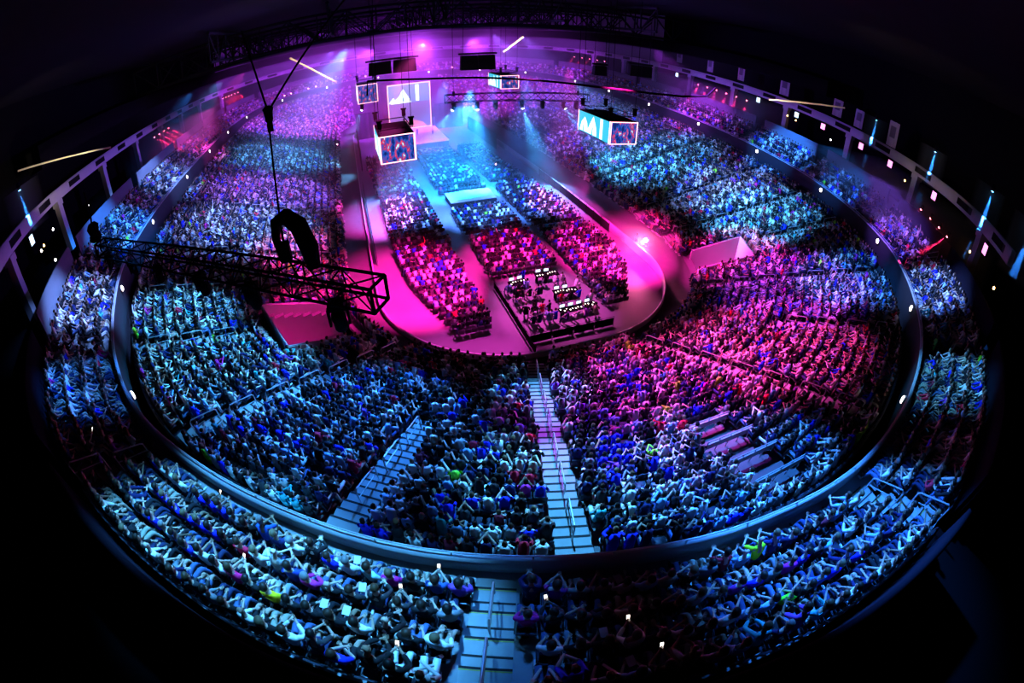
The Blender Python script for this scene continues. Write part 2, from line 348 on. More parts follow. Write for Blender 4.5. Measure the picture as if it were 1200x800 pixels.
# ------------------------------------------------------------------ one seated person, in detail
def skin_mesh(name, verts, edges, radii, root=0, sub=1, mats=()):
    me = bpy.data.meshes.new(name); me.from_pydata(verts, edges, []); o = bpy.data.objects.new(name+'_tmp', me); COL.objects.link(o)
    md = o.modifiers.new('k', 'SKIN'); md.use_smooth_shade = True; md.branch_smoothing = .3
    if sub: sm = o.modifiers.new('s', 'SUBSURF'); sm.levels = sub; sm.render_levels = sub
    for i, r in enumerate(radii): me.skin_vertices[0].data[i].radius = (r, r) if not hasattr(r, '__len__') else r
    me.skin_vertices[0].data[root].use_root = True
    dg = bpy.context.evaluated_depsgraph_get(); dg.update(); out = bpy.data.meshes.new_from_object(o.evaluated_get(dg)); out.name = name
    bpy.data.objects.remove(o); out.materials.clear()
    for m in mats: out.materials.append(m)
    out.polygons.foreach_set('use_smooth', [True]*len(out.polygons)); return out
class Sk:
    def __init__(s): s.v = []; s.e = []; s.r = []
    def p(s, co, r, par=None):
        s.v.append(tuple(co)); s.r.append(r); i = len(s.v)-1
        if par is not None: s.e.append((par, i))
        return i
    def mesh(s, name, mats, sub=1): return skin_mesh(name, s.v, s.e, s.r, 0, sub, mats)
POSES = {
 'lap':   dict(lean=.00, elb=[(.255, .05, .82), (.255, .05, .82)], wri=[(.13, .27, .67), (.13, .27, .67)], kn=[(.13, .44, .56), (.13, .44, .56)], an=[(.14, .50, .09), (.14, .50, .09)]),
 'clap':  dict(lean=.03, elb=[(.26, .12, .84), (.26, .12, .84)], wri=[(.07, .34, .98), (.05, .34, .96)], kn=[(.15, .44, .56), (.12, .44, .56)], an=[(.15, .47, .09), (.13, .52, .09)]),
 'phone': dict(lean=.02, elb=[(.24, .14, .82), (.24, .14, .82)], wri=[(.07, .36, .90), (.08, .36, .89)], kn=[(.12, .45, .56), (.16, .43, .56)], an=[(.12, .50, .09), (.18, .44, .09)]),
 'lean':  dict(lean=.16, elb=[(.22, .34, .72), (.22, .34, .72)], wri=[(.06, .52, .72), (.05, .52, .71)], kn=[(.17, .44, .56), (.17, .44, .56)], an=[(.16, .47, .09), (.16, .47, .09)]),
 'back':  dict(lean=-.05, elb=[(.26, .08, .84), (.26, .08, .84)], wri=[(-.02, .24, .86), (.0, .22, .83)], kn=[(.11, .46, .55), (.14, .45, .55)], an=[(.10, .60, .10), (.16, .56, .09)]),
 'raise': dict(lean=.02, elb=[(.33, .06, 1.34), (.255, .05, .82)], wri=[(.27, .14, 1.60), (.13, .27, .67)], kn=[(.13, .44, .56), (.13, .44, .56)], an=[(.14, .50, .09), (.14, .46, .09)]),
}
def person_meshes(pose, nm):
    P = POSES[pose]; L = P['lean']
    B = Sk(); y = lambda f: L*f
    pe = B.p((0, 0, .58), (.135, .105)); sp = B.p((0, -.03+y(.4), .76), (.125, .09), pe); ch = B.p((0, -.025+y(.8), .96), (.15, .10), sp)
    nb = B.p((0, -.005+y(1), 1.10), (.07, .065), ch); nk = B.p((0, .015+y(1.1), 1.165), .05, nb)
    h1 = B.p((0, .04+y(1.25), 1.245), (.072, .078), nk); h2 = B.p((0, .03+y(1.3), 1.33), (.078, .092), h1); B.p((0, .02+y(1.3), 1.395), .05, h2)
    B.p((0, .128+y(1.25), 1.255), .013, h1)
    for sx in (-1, 1): B.p((sx*.088, .03+y(1.25), 1.275), .012, h2)
    for k, sx in enumerate((-1, 1)):
        sh = B.p((sx*.175, -.015+y(.9), 1.045), .058, ch); e = P['elb'][k]; w = P['wri'][k]; e = (sx*e[0], e[1]+L*.5, e[2]); w = (sx*w[0], w[1]+L*.4, w[2])
        el = B.p(e, .042, sh); wr = B.p(w, .027, el); d = (Vector(w)-Vector(e)).normalized(); side = d.cross(Vector((0, 0, 1))); side = (side if side.length > .1 else Vector((1, 0, 0))).normalized(); dn = side.cross(d)
        pa = B.p(Vector(w)+d*.06, (.036, .022), wr)
        for q, (o_, ln) in enumerate(((-.03, .062), (-.010, .072), (.011, .068), (.031, .054))):
            a = B.p(Vector(w)+d*.105+side*o_, .0095, pa); b = B.p(Vector(w)+d*(.105+ln*.55)+side*o_*1.05+dn*.014, .009, a); B.p(Vector(w)+d*(.105+ln*.8)+side*o_*1.05+dn*.036, .0075, b)
        a = B.p(Vector(w)+d*.05-side*sx*.048+dn*.01, .011, pa); B.p(Vector(w)+d*.085-side*sx*.062+dn*.022, .0095, a)
        hp = B.p((sx*.09, .03, .56), .08, pe); kn = B.p((sx*P['kn'][k][0], *P['kn'][k][1:]), .058, hp); an = B.p((sx*P['an'][k][0], *P['an'][k][1:]), .036, kn)
    body = B.mesh(nm+'_body', [M['skin'], M['eye']])
    bm = bmesh.new(); bm.from_mesh(body)
    for sx in (-1, 1):
        r = bmesh.ops.create_uvsphere(bm, u_segments=6, v_segments=4, radius=.013, matrix=Matrix.Translation((sx*.031, .112+y(1.25), 1.285)))
        for v in r['verts']:
            for f in v.link_faces: f.material_index = 1
    bm.to_mesh(body); bm.free()
    S = Sk(); pe = S.p((0, 0, .60), (.155, .125)); sp = S.p((0, -.03+y(.4), .76), (.15, .115), pe); ch = S.p((0, -.025+y(.8), .96), (.172, .122), sp); S.p((0, -.01+y(.95), 1.085), (.09, .082), ch)
    for k, sx in enumerate((-1, 1)):
        sh = S.p((sx*.18, -.015+y(.9), 1.045), .075, ch); e = P['elb'][k]; e = (sx*e[0], e[1]+L*.5, e[2]); S.p(Vector((sx*.18, -.015+y(.9), 1.045)).lerp(Vector(e), .85), .062, sh)
    shirt = S.mesh(nm+'_shirt', [M['cloth']])
    J = Sk(); pe = J.p((0, 0, .60), (.155, .125)); sp = J.p((0, -.03+y(.4), .76), (.15, .115), pe); ch = J.p((0, -.025+y(.8), .96), (.175, .125), sp); J.p((0, -.01+y(.95), 1.09), (.09, .085), ch)
    for k, sx in enumerate((-1, 1)):
        sh = J.p((sx*.18, -.015+y(.9), 1.045), .076, ch); e = P['elb'][k]; w = P['wri'][k]; e = (sx*e[0], e[1]+L*.5, e[2]); w = (sx*w[0], w[1]+L*.4, w[2]); el = J.p(e, .058, sh); J.p(Vector(e).lerp(Vector(w), .9), .044, el)
    jacket = J.mesh(nm+'_jacket', [M['cloth']])
    T = Sk(); pe = T.p((0, 0, .57), (.15, .118))
    for k, sx in enumerate((-1, 1)):
        hp = T.p((sx*.09, .04, .555), .095, pe); kn = T.p((sx*P['kn'][k][0], *P['kn'][k][1:]), .074, hp); T.p(Vector((sx*P['kn'][k][0], *P['kn'][k][1:])).lerp(Vector((sx*P['an'][k][0], *P['an'][k][1:])), .9), .056, kn)
    trous = T.mesh(nm+'_trousers', [M['cloth']])
    H = Sk(); pe = H.p((0, 0, .57), (.15, .118))
    for k, sx in enumerate((-1, 1)):
        hp = H.p((sx*.09, .04, .555), .095, pe); H.p(Vector((sx*.09, .04, .555)).lerp(Vector((sx*P['kn'][k][0], *P['kn'][k][1:])), .8), .084, hp)
    shorts = H.mesh(nm+'_shorts', [M['cloth']])
    c = Vector((0, .026+y(1.3), 1.325))
    def hair(long):
        bm = bmesh.new(); bmesh.ops.create_uvsphere(bm, u_segments=16, v_segments=10, radius=1)
        for v in bm.verts:
            x, yy, z = v.co; r = Vector((.102, .116, .112))
            if yy > .1 and z < .42: z = .42+.15*(z-.42); yy *= .86
            elif z < -.35: z = (-.35+(z+.35)*(2.4 if long else .5)); yy = yy-(.18 if long else 0)
            v.co = c+Vector((x*r.x*(1.08 if long and z < 0 else 1), yy*r.y, z*r.z))+Vector((0, -.012, .006))
        me = bpy.data.meshes.new(nm+'_hair'); bm.to_mesh(me); bm.free(); me.materials.append(M['hairm']); me.polygons.foreach_set('use_smooth', [True]*len(me.polygons)); return me
    shoes = []
    for k, sx in enumerate((-1, 1)):
        a = P['an'][k]; s_ = Sk(); i = s_.p((sx*a[0], a[1]-.03, .05), (.042, .042)); j = s_.p((sx*a[0], a[1]+.08, .045), (.045, .036), i); s_.p((sx*a[0]*1.05, a[1]+.17, .036), (.038, .026), j)
        shoes.append(s_.mesh(nm+'_shoe', [M['leather']]))
    return dict(body=body, shirt=shirt, jacket=jacket, trousers=trous, shorts=shorts, hair=hair(False), longhair=hair(True), shoes=shoes)
PM = {k: person_meshes(k, k) for k in POSES}
def person_at(loc, rz, pose, look, label, group):
    m = PM[pose]; t = empty('person', loc, rz, label, 'person', group)
    def part(n, me, col):
        o = bpy.data.objects.new(n, me); COL.objects.link(o); o.parent = t; o.color = (*col, 1); return o
    part('body', m['body'], look['skin'])
    part('jacket' if look['long'] else 'shirt', m['jacket' if look['long'] else 'shirt'], look['top'])
    part('trousers' if not look['shorts'] else 'shorts', m['shorts' if look['shorts'] else 'trousers'], look['legs'])
    if look['hairstyle']: part('hair', m['longhair' if look['hairstyle'] == 2 else 'hair'], look['hair'])
    for s_ in m['shoes']: part('shoe', s_, look['shoe'])
    return t
TOPS = [('white', (.85, .85, .83), 24), ('black', (.010, .010, .012), 42), ('navy', (.012, .018, .09), 15), ('royal blue', (.015, .03, .75), 8), ('light blue', (.28, .5, .85), 8), ('grey', (.2, .2, .22), 8), ('charcoal', (.035, .035, .04), 12), ('pale grey', (.6, .6, .6), 5), ('red', (.75, .02, .06), 2), ('magenta', (.7, .03, .35), 1.5), ('purple', (.25, .06, .45), 1.5), ('teal', (.05, .42, .45), 1.5), ('beige', (.6, .5, .36), 3), ('maroon', (.2, .015, .04), 2)]
TW = np.array([t[2] for t in TOPS], float); TW /= TW.sum()
LEGS = [(.015, .015, .02), (.02, .03, .09), (.03, .05, .14), (.08, .13, .28), (.4, .35, .27), (.2, .22, .26), (.7, .7, .68)]
SKINS = [(.50, .32, .24), (.42, .26, .19), (.56, .38, .30), (.28, .16, .10), (.15, .085, .055)]
HAIRS = [(.008, .007, .006), (.02, .012, .008), (.04, .02, .012), (.07, .04, .02), (.16, .11, .06), (.2, .19, .19)]
def rlook():
    i = rng.choice(len(TOPS), p=TW); sh = rng.random() < .32
    return dict(name=TOPS[i][0], top=TOPS[i][1], long=rng.random() < .48, shorts=sh, legs=LEGS[rng.choice(7, p=[.24, .2, .17, .15, .11, .08, .05])], skin=SKINS[rng.choice(5, p=[.3, .3, .2, .12, .08])], hairstyle=rng.choice([0, 1, 2], p=[.06, .52, .42]), hair=HAIRS[rng.choice(6, p=[.22, .25, .2, .15, .1, .08])], shoe=(.02, .02, .02) if rng.random() < .6 else (.6, .6, .6))

# ------------------------------------------------------------------ seats: every slot of both tiers
def row_slots(ptsfn, pitch, stairs, half):
    ss = np.linspace(-LEN/2, LEN/2, 3001); P = ptsfn(ss); acc = np.r_[0, np.cumsum(np.linalg.norm(np.diff(P, axis=0), axis=1))]
    a = np.arange(pitch/2, acc[-1], pitch); s = np.interp(a, acc, ss); scale = np.interp(s, ss[:-1], np.diff(acc)/np.diff(ss))
    ok = np.ones(len(s), bool)
    for st in stairs:
        d = np.abs((s-st+LEN/2) % LEN-LEN/2)*scale; ok &= d > half
    return s[ok], scale[ok]
slots = []      # (x, y, z, ang, tier, row, s)
for k in range(NLOW):
    st = [s for s, a, b in LSTAIRS if a <= k < b]
    f = lambda ss, e=.57: low(ss, np.full(len(ss), T0+(T1-T0)*(k+e)/NLOW))
    s, sc = row_slots(f, .635, st, .90); p = f(s); q = f(s, 1.6); d = q-p; ang = np.arctan2(d[:, 1], d[:, 0])+PI/2     # person faces -d
    ok = np.ones(len(s), bool)
    for s0, s1, r0, r1, _ in VOMS:
        if r0-2 < k < r1+1: ok &= ~((s > s0-.9) & (s < s1+.9))
    if 14 <= k <= 21: ok &= ~((s > -2.6) & (s < .6))
    ok &= ~((np.abs(p[:, 0]) < 15) & (p[:, 1] > 70))
    for i in np.nonzero(ok)[0]: slots.append((p[i, 0], p[i, 1], rowz(k), ang[i], 0, k, s[i]))
for k in range(NUP):
    f = lambda ss: off(ss, UP0+UPP*k+.56)
    s, sc = row_slots(f, .66, UST, .92); p = f(s); n = nrm(s); ang = np.arctan2(n[:, 1], n[:, 0])+PI/2
    for i in range(len(s)): slots.append((p[i, 0], p[i, 1], UZ0+URISE*k, ang[i], 1, k, s[i]))
slots = np.array(slots)
px_, dist_ = pix(slots[:, :3]+np.array([0, 0, 1.0]))
occ = rng.random(len(slots)) < np.where(slots[:, 4] == 1, .985, .965)
# a few thin patches that the photograph shows
near = (slots[:, 4] == 1); occ |= near & (dist_ < 15.5)
infr = (px_[:, 0] > 45) & (px_[:, 0] < 1160) & (px_[:, 1] < 792)
cand = np.nonzero(near & infr & occ)[0]; cand = cand[np.argsort(dist_[cand])][:300]; heroes = set(cand.tolist())
scand = np.nonzero(near & infr)[0]; scand = scand[np.argsort(dist_[scand])][:300]; seathero = set(scand.tolist())
WEAR = [((285, 632), 'red', (.85, .015, .08)), ((460, 677), 'magenta', (.8, .02, .35)), ((318, 708), 'yellow', (.8, .55, .01)), ((293, 668), 'crimson', (.75, .01, .15)), ((215, 612), 'royal blue', (.01, .02, .85)), ((240, 577), 'royal blue', (.01, .02, .85)), ((252, 590), 'royal blue', (.01, .02, .85)), ((200, 598), 'royal blue', (.01, .02, .85)), ((180, 590), 'royal blue', (.01, .02, .85)), ((228, 600), 'royal blue', (.01, .02, .85)), ((190, 612), 'royal blue', (.01, .02, .85)), ((232, 622), 'royal blue', (.01, .02, .85)), ((250, 628), 'royal blue', (.01, .02, .85)), ((360, 668), 'navy', (.02, .05, .3)), ((312, 618), 'blue', (.03, .12, .6)), ((270, 672), 'white', (.88, .88, .86)), ((243, 645), 'white', (.88, .88, .86)), ((345, 632), 'white', (.88, .88, .86)), ((440, 662), 'pale cyan', (.5, .8, .85)), ((490, 680), 'black', (.012, .012, .014)), ((520, 690), 'blue', (.04, .12, .4)), ((500, 715), 'black', (.012, .012, .014)), ((400, 690), 'black', (.012, .012, .014)), ((330, 715), 'black', (.012, .012, .014)),
        ((884, 645), 'neon yellow', (.55, 1.0, .02)), ((845, 650), 'dark red', (.35, .01, .03)), ((922, 686), 'bright green', (.15, .95, .03)), ((893, 690), 'royal blue', (.01, .02, .85)), ((914, 668), 'magenta', (.8, .02, .5)), ((930, 660), 'royal blue', (.01, .02, .85)), ((985, 676), 'royal blue', (.01, .02, .85)), ((1003, 668), 'royal blue', (.01, .02, .85)), ((1012, 602), 'light blue', (.2, .5, .9)), ((865, 716), 'light blue', (.35, .6, .9)), ((912, 704), 'light blue', (.3, .55, .85)), ((866, 648), 'light blue', (.25, .5, .85)), ((905, 637), 'navy', (.02, .03, .16)), ((970, 647), 'light blue', (.15, .5, .9)), ((968, 688), 'blue', (.05, .2, .8)), ((878, 720), 'white', (.85, .85, .85)), ((760, 690), 'light blue', (.3, .5, .8)), ((672, 672), 'grey', (.3, .36, .34)), ((637, 668), 'plum', (.25, .03, .3)), ((885, 710), 'purple', (.25, .02, .3))]
hp = {}
hl = list(heroes)
for (px0, nm_, c_) in WEAR:
    free = [h for h in hl if h not in hp]; d = [(px_[h]-np.array(px0))@(px_[h]-np.array(px0)) for h in free]; hp[free[int(np.argmin(d))]] = (nm_, c_)
STN = {-14.6: 'the stairs below the camera', 0: 'the stairs at lower right', -29.7: 'the dark left-hand stairs', -42.2: 'the far left stairs', 15.3: 'the right-hand stairs', 30.8: 'the far right stairs', -56.3: 'the distant left stairs', 42: 'the distant right stairs'}
def where(row, s):
    nst = min(STN, key=lambda a: abs(a-s)); side = 'left' if s < nst else 'right'
    sel = slots[(slots[:, 4] == 1) & (slots[:, 5] == row)][:, 6]; n = int(np.sum((sel > min(s, nst)-1e-6) & (sel < max(s, nst)+1e-6)))
    return f'{ORD[int(row)]} row, {ordn(n)} seat {side} of {STN[nst]}'
phones, papers = [], []
pn = list(POSES)
for h in sorted(heroes, key=lambda i: dist_[i]):
    x, y, z, a, t_, k, s = slots[h]; lk = rlook()
    if h in hp: lk['name'], lk['top'] = hp[h]; lk['long'] = False
    pose = rng.choice(pn, p=[.50, .07, .12, .12, .17, .02]); g = 'jacket' if lk['long'] else 'shirt'
    o = person_at((x, y, z), a+rng.normal(0, .12), pose, lk, f"person in {lk['name']} {g}, {where(k, s)}", 'spectators in the near upper tier')
    sc_ = rng.uniform(1.2, 1.33); o.scale = (sc_, sc_, sc_)
    if pose == 'phone': phones.append((o, k, s))
    elif pose == 'lap': papers.append((o, k, s))
# seats of the same rows
def seat_proto():
    t = empty('stadium_seat', (0, 0, 0))
    mb = MB(); pts = [(-.22, .02), (-.05, .0), (.12, .005), (.20, .03)]
    v = []
    for yy, zz in pts:
        for sx in (-1, 1): v += [(sx*.225, yy, .435+zz), (sx*.225, yy, .395+zz)]
    f = []
    for i in range(3):
        b = 4*i; f += [(b, b+2, b+6, b+4), (b+1, b+5, b+7, b+3), (b, b+4, b+5, b+1), (b+2, b+3, b+7, b+6)]
    f += [(0, 1, 3, 2), (12, 14, 15, 13)]
    mb.add(v, f).build('seat_pan', M['seat'], t)
    mb = MB(); v = []
    for zz, yy in ((.44, -.235), (.60, -.262), (.78, -.285), (.86, -.30)):
        w = .225 if zz < .8 else .19
        for sx in (-1, 1): v += [(sx*w, yy, zz), (sx*w, yy-.035, zz)]
    f = []
    for i in range(3):
        b = 4*i; f += [(b, b+2, b+6, b+4), (b+1, b+5, b+7, b+3), (b, b+4, b+5, b+1), (b+2, b+3, b+7, b+6)]
    f += [(0, 1, 3, 2), (12, 14, 15, 13)]
    mb.add(v, f).build('backrest', M['seat'], t)
    mb = MB(); mb.box((0, -.20, .22), (.05, .06, .40)); mb.box((0, -.20, .015), (.16, .14, .03)); mb.build('pedestal', M['black'], t)
    for sx in (-1, 1): MB().tube([(sx*.243, -.24, .50), (sx*.243, -.23, .63), (sx*.243, .06, .64)], .014, 5).build('armrest', M['seat'], t)
    return t
sp_ = None
for h in scand:
    x, y, z, a, t_, k, s = slots[h]
    if sp_ is None: sp_ = t = seat_proto()
    else: t = copy_tree(sp_)
    t.location = (x, y, z); t.scale = (1.25, 1.25, 1.25); t.rotation_euler = (0, 0, a); tag(t, f'dark {"occupied" if h in heroes else "empty"} stadium seat, {where(k, s)}', 'seat', 'stadium seats of the near upper tier')
M['screen_phone'] = emit('phone_glow', (1, .93, .8), 3)
pb = MB(); pb.box((0, 0, 0), (.075, .009, .15)); protoP = None
LITPH = [(500, 667), (525, 673), (664, 745), (728, 743), (751, 771), (480, 795), (116, 582), (208, 570), (440, 798)]
for tgt in LITPH:
    if not phones: break
    P2 = [pix(np.array(o.location)+np.array([0, 0, .9]))[0] for o, k, s in phones]; j = int(np.argmin([((p-np.array(tgt))**2).sum() for p in P2])); o, k, s = phones.pop(j)
    c = o.matrix_basis if False else Matrix.Translation(o.location) @ Matrix.Rotation(o.rotation_euler[2], 4, 'Z') @ Matrix.Diagonal((*o.scale, 1))
    pos = c @ Vector((0, .505, .955))
    if protoP is None:
        t = empty('phone', (0, 0, 0)); MB().box((0, 0, 0), (.076, .010, .155)).build('case', M['black'], t); MB().box((0, -.0062, 0), (.068, .002, .14)).build('screen', M['screen_phone'], t); protoP = t
    else: t = copy_tree(protoP)
    t.scale = (1.25, 1.25, 1.25); t.location = pos; t.rotation_euler = (math.radians(-52), 0, o.rotation_euler[2])
    tag(t, f'lit phone, {where(k, s)}', 'phone', 'lit phones in the near upper tier')
protoS = None
for o, k, s in papers[:40:5]:
    c = Matrix.Translation(o.location) @ Matrix.Rotation(o.rotation_euler[2], 4, 'Z') @ Matrix.Diagonal((*o.scale, 1)); pos = c @ Vector((.02, .33, .672))
    if protoS is None:
        mb = MB(); v = []
        for yy, zz in ((-.14, .0), (0, .012), (.14, .0)):
            for sx in (-1, 1): v += [(sx*.105, yy, zz)]
        v += [(a, b, c_+.004) for a, b, c_ in v]; protoS = t = mb.add(v, [(0, 1, 3, 2), (2, 3, 5, 4), (6, 8, 9, 7), (8, 10, 11, 9), (0, 6, 7, 1), (4, 5, 11, 10), (0, 2, 8, 6), (2, 4, 10, 8), (1, 7, 9, 3), (3, 9, 11, 5)]).build('programme_sheet', M['white'])
    else: t = protoS.copy(); COL.objects.link(t)
    t.location = pos; t.rotation_euler = (0, 0, o.rotation_euler[2]+.2); tag(t, f'white paper sheet, {where(k, s)}', 'paper', 'paper programmes on laps')

# ------------------------------------------------------------------ the rest of the crowd and of the seats, one object each
def limb(p0, p1, r0, r1, n=5):
    p0, p1 = np.array(p0, float), np.array(p1, float); t = (p1-p0)/np.linalg.norm(p1-p0); up = np.array([0, 0, 1.]) if abs(t[2]) < .9 else np.array([0, 1., 0]); a = np.cross(t, up); a /= np.linalg.norm(a); b = np.cross(a, t)
    r0 = np.atleast_1d(r0)*np.ones(2); r1 = np.atleast_1d(r1)*np.ones(2)
    q = 2*PI*np.arange(n)/n; v = np.concatenate([p0+np.outer(np.cos(q), a)*r0[0]+np.outer(np.sin(q), b)*r0[1], p1+np.outer(np.cos(q), a)*r1[0]+np.outer(np.sin(q), b)*r1[1]])
    f = [(k, (k+1) % n, n+(k+1) % n, n+k) for k in range(n)]
    f += [(2*n-4+0, 2*n-3, 2*n-2, 2*n-1)] if n == 4 else [(n, n+1, n+2, n+3), (n, n+3, n+4, n+(5 % n))] if n >= 5 else []
    return v, f
def ball(c, r, nu=6, nv=4, zmin=-1.0):
    v = []; f = []
    for j in range(nv):
        th = PI*j/(nv-1)*.98+.02
        for k in range(nu): z = max(math.cos(th), zmin); v.append((c[0]+r[0]*math.sin(th)*math.cos(2*PI*k/nu), c[1]+r[1]*math.sin(th)*math.sin(2*PI*k/nu), c[2]+r[2]*z))
    for j in range(nv-1):
        for k in range(nu): f.append((j*nu+k, j*nu+(k+1) % nu, (j+1)*nu+(k+1) % nu, (j+1)*nu+k))
    return np.array(v), f
def lod(pose, long, fine):
    P = POSES[pose]; L = P['lean']; V = []; F = []; part = []
    def add(vf, p):
        v, f = vf; b = sum(len(x) for x in V); V.append(v); F.extend([tuple(i+b for i in q) for q in f]); part.extend([p]*len(v))
    n = 6 if fine else 5
    add(limb((0, 0, .48), (0, -.03+L*.5, .80), (.17, .13), (.17, .12), 6), 1); add(limb((0, -.03+L*.5, .80), (0, -.02+L*.95, 1.09), (.17, .12), (.15, .085), 6), 1)
    add(ball((0, .035+L*1.25, 1.28), (.082, .098, .135), 6, 5), 0); add(ball((0, .015+L*1.25, 1.32), (.095, .108, .115), 6, 4, -1.6 if long else -.3), 2)
    for k, sx in enumerate((-1, 1)):
        sh = (sx*.19, -.01+L*.9, 1.04); e = P['elb'][k]; w = P['wri'][k]; e = (sx*e[0], e[1]+L*.5, e[2]); w = (sx*w[0], w[1]+L*.4, w[2])
        add(limb(sh, e, .068, .052, 4), 1); wd = np.array(w)+(np.array(w)-np.array(e))*.45; add(limb(e, wd, .045, .03, 4), 4)
        kn = (sx*P['kn'][k][0], *P['kn'][k][1:]); an = (sx*P['an'][k][0], *P['an'][k][1:])
        add(limb((sx*.09, .0, .53), kn, .095, .072, 4), 3); add(limb(kn, an, .07, .05, 4), 5); add(limb((an[0], an[1]-.05, .05), (an[0], an[1]+.17, .04), .05, .04, 4), 6)
    return np.concatenate(V), np.array([q if len(q) == 4 else (*q, q[-1]) for q in F]), np.array(part)
LODS = [lod(p, l, True) for p in pn for l in (False, True)]
rest = np.array([i for i in np.nonzero(occ)[0] if i not in heroes])
people = slots[rest][:, :4]
# the audience on the arena floor, in three blocks of folding chairs
fl_slots = []
def lerp(y, pts): return np.interp(y, [p[0] for p in pts], [p[1] for p in pts])
for y in np.arange(-25.6, 37, 1.08):
    for x0, x1 in ((lerp(y, [(-26, -9.2), (-23, -10), (-20, -11), (-16, -12), (-8, -12.8), (10, -12.8), (30, -13.6)]), -5.75), (-3.45, 4.15), (5.75, lerp(y, [(-26.5, 8.3), (-24, 9.6), (-21, 11.5), (-15, 13), (0, 13), (14, 11.6), (30, 11)]))):
        c = x0 > -4 and x0 < 0
        if c and (y < -17.2 or 2.4 < y < 9.4): continue
        if abs(y-11.5) < .7 or abs(y+7.2) < .55: continue
        for x in np.arange(x0+.32, x1-.25, .635): fl_slots.append((x, y))
fl_slots = np.array(fl_slots); fo = rng.random(len(fl_slots)) < .95
fp = np.c_[fl_slots[fo], np.zeros(fo.sum()), rng.normal(0, .12, fo.sum())]
fohp = [(-2.9, -21.2), (-1.9, -21.4), (-.9, -21.3), (1.2, -20.9), (2.2, -21), (3.1, -20.9), (1.4, -24.3), (2.3, -24.5), (3.4, -24.2), (.6, -27.4), (1.6, -27.5), (2.6, -27.4), (3.6, -27.3), (4.2, -25.2), (-2.6, -23.6), (-1.4, -24.4), (-2.2, -26.2), (-.8, -26.9), (0, -22.6), (-.6, -19.2), (4, -22.4)]
fohp += [(x+rng.uniform(-.1, .1), y) for y in (-22.6, -25.4, -26.9) for x in np.arange(-2.6, .4, .75)]
people = np.concatenate([people, fp, np.array([(x, y, .33, rng.normal(0, .4)) for x, y in fohp])])
NP_ = len(people)
def tints(n):
    ti = rng.choice(len(TOPS), size=n, p=TW); top = np.array([t[1] for t in TOPS])[ti]*rng.uniform(.8, 1.1, (n, 1))
    sk = np.array(SKINS)[rng.choice(5, size=n, p=[.3, .3, .2, .12, .08])]; hr = np.array(HAIRS)[rng.choice(6, size=n, p=[.22, .25, .2, .15, .1, .08])]; lg = np.array(LEGS)[rng.integers(0, 7, n)]
    neon = rng.random(n) < .006; top[neon] = (.3, .9, .05); sho = np.where(rng.random((n, 1)) < .5, np.array([[.02, .02, .02]]), np.array([[.5, .5, .5]]))
    arm = np.where(rng.random((n, 1)) < .35, top, sk); shin = np.where(rng.random((n, 1)) < .3, sk, lg)
    return np.stack([sk, top, hr, lg, arm, shin, sho], 1)
tn = tints(NP_); var = rng.choice(len(LODS), size=NP_, p=np.repeat([.48, .09, .11, .14, .16, .02], 2)/2)
px3, _ = pix(people[:, :3]+np.array([0, 0, 1.]))
for c0, c1, rad, col, pr in (((1090, 420), None, 22, (.25, .8, .15), .35), ((215, 600), None, 40, (.01, .02, .85), .5), ((330, 420), None, 25, (.02, .03, .6), .3), ((400, 440), None, 30, (.02, .03, .7), .3), ((510, 600), None, 18, (.02, .03, .8), .4), ((560, 608), None, 22, (.02, .03, .8), .4), ((720, 538), None, 30, (.02, .02, .8), .45), ((750, 590), None, 20, (.02, .03, .8), .35)):
    d = np.hypot(px3[:, 0]-c0[0], px3[:, 1]-c0[1]); sel = (d < rad) & (rng.random(NP_) < pr); tn[sel, 1] = col
VV = []; QQ = []; CC = []; base = 0
for vi, (bv, bq, bp) in enumerate(LODS):
    sel = np.nonzero(var == vi)[0]
    if not len(sel): continue
    p = people[sel]; sc = rng.uniform(1.18, 1.33, len(sel)); an = p[:, 3]+rng.normal(0, .14, len(sel)); c, s = np.cos(an), np.sin(an); mir = np.where(rng.random(len(sel)) < .5, -1, 1)
    x = bv[None, :, 0]*(mir*sc)[:, None]; y = bv[None, :, 1]*sc[:, None]; z = bv[None, :, 2]*sc[:, None]
    W = np.stack([x*c[:, None]-y*s[:, None]+p[:, 0, None], x*s[:, None]+y*c[:, None]+p[:, 1, None], z+p[:, 2, None]], -1)
    n = len(bv); VV.append(W.reshape(-1, 3)); CC.append(tn[sel][:, bp].reshape(-1, 3)); QQ.append((bq[None]+(base+np.arange(len(sel))*n)[:, None, None]).reshape(-1, 4)); base += n*len(sel)
o = npmesh('crowd', np.concatenate(VV), np.concatenate(QQ), M['crowd'], np.concatenate(CC)); tag(o, 'thousands of seated spectators filling the stands and the arena floor', 'crowd', kind='stuff')
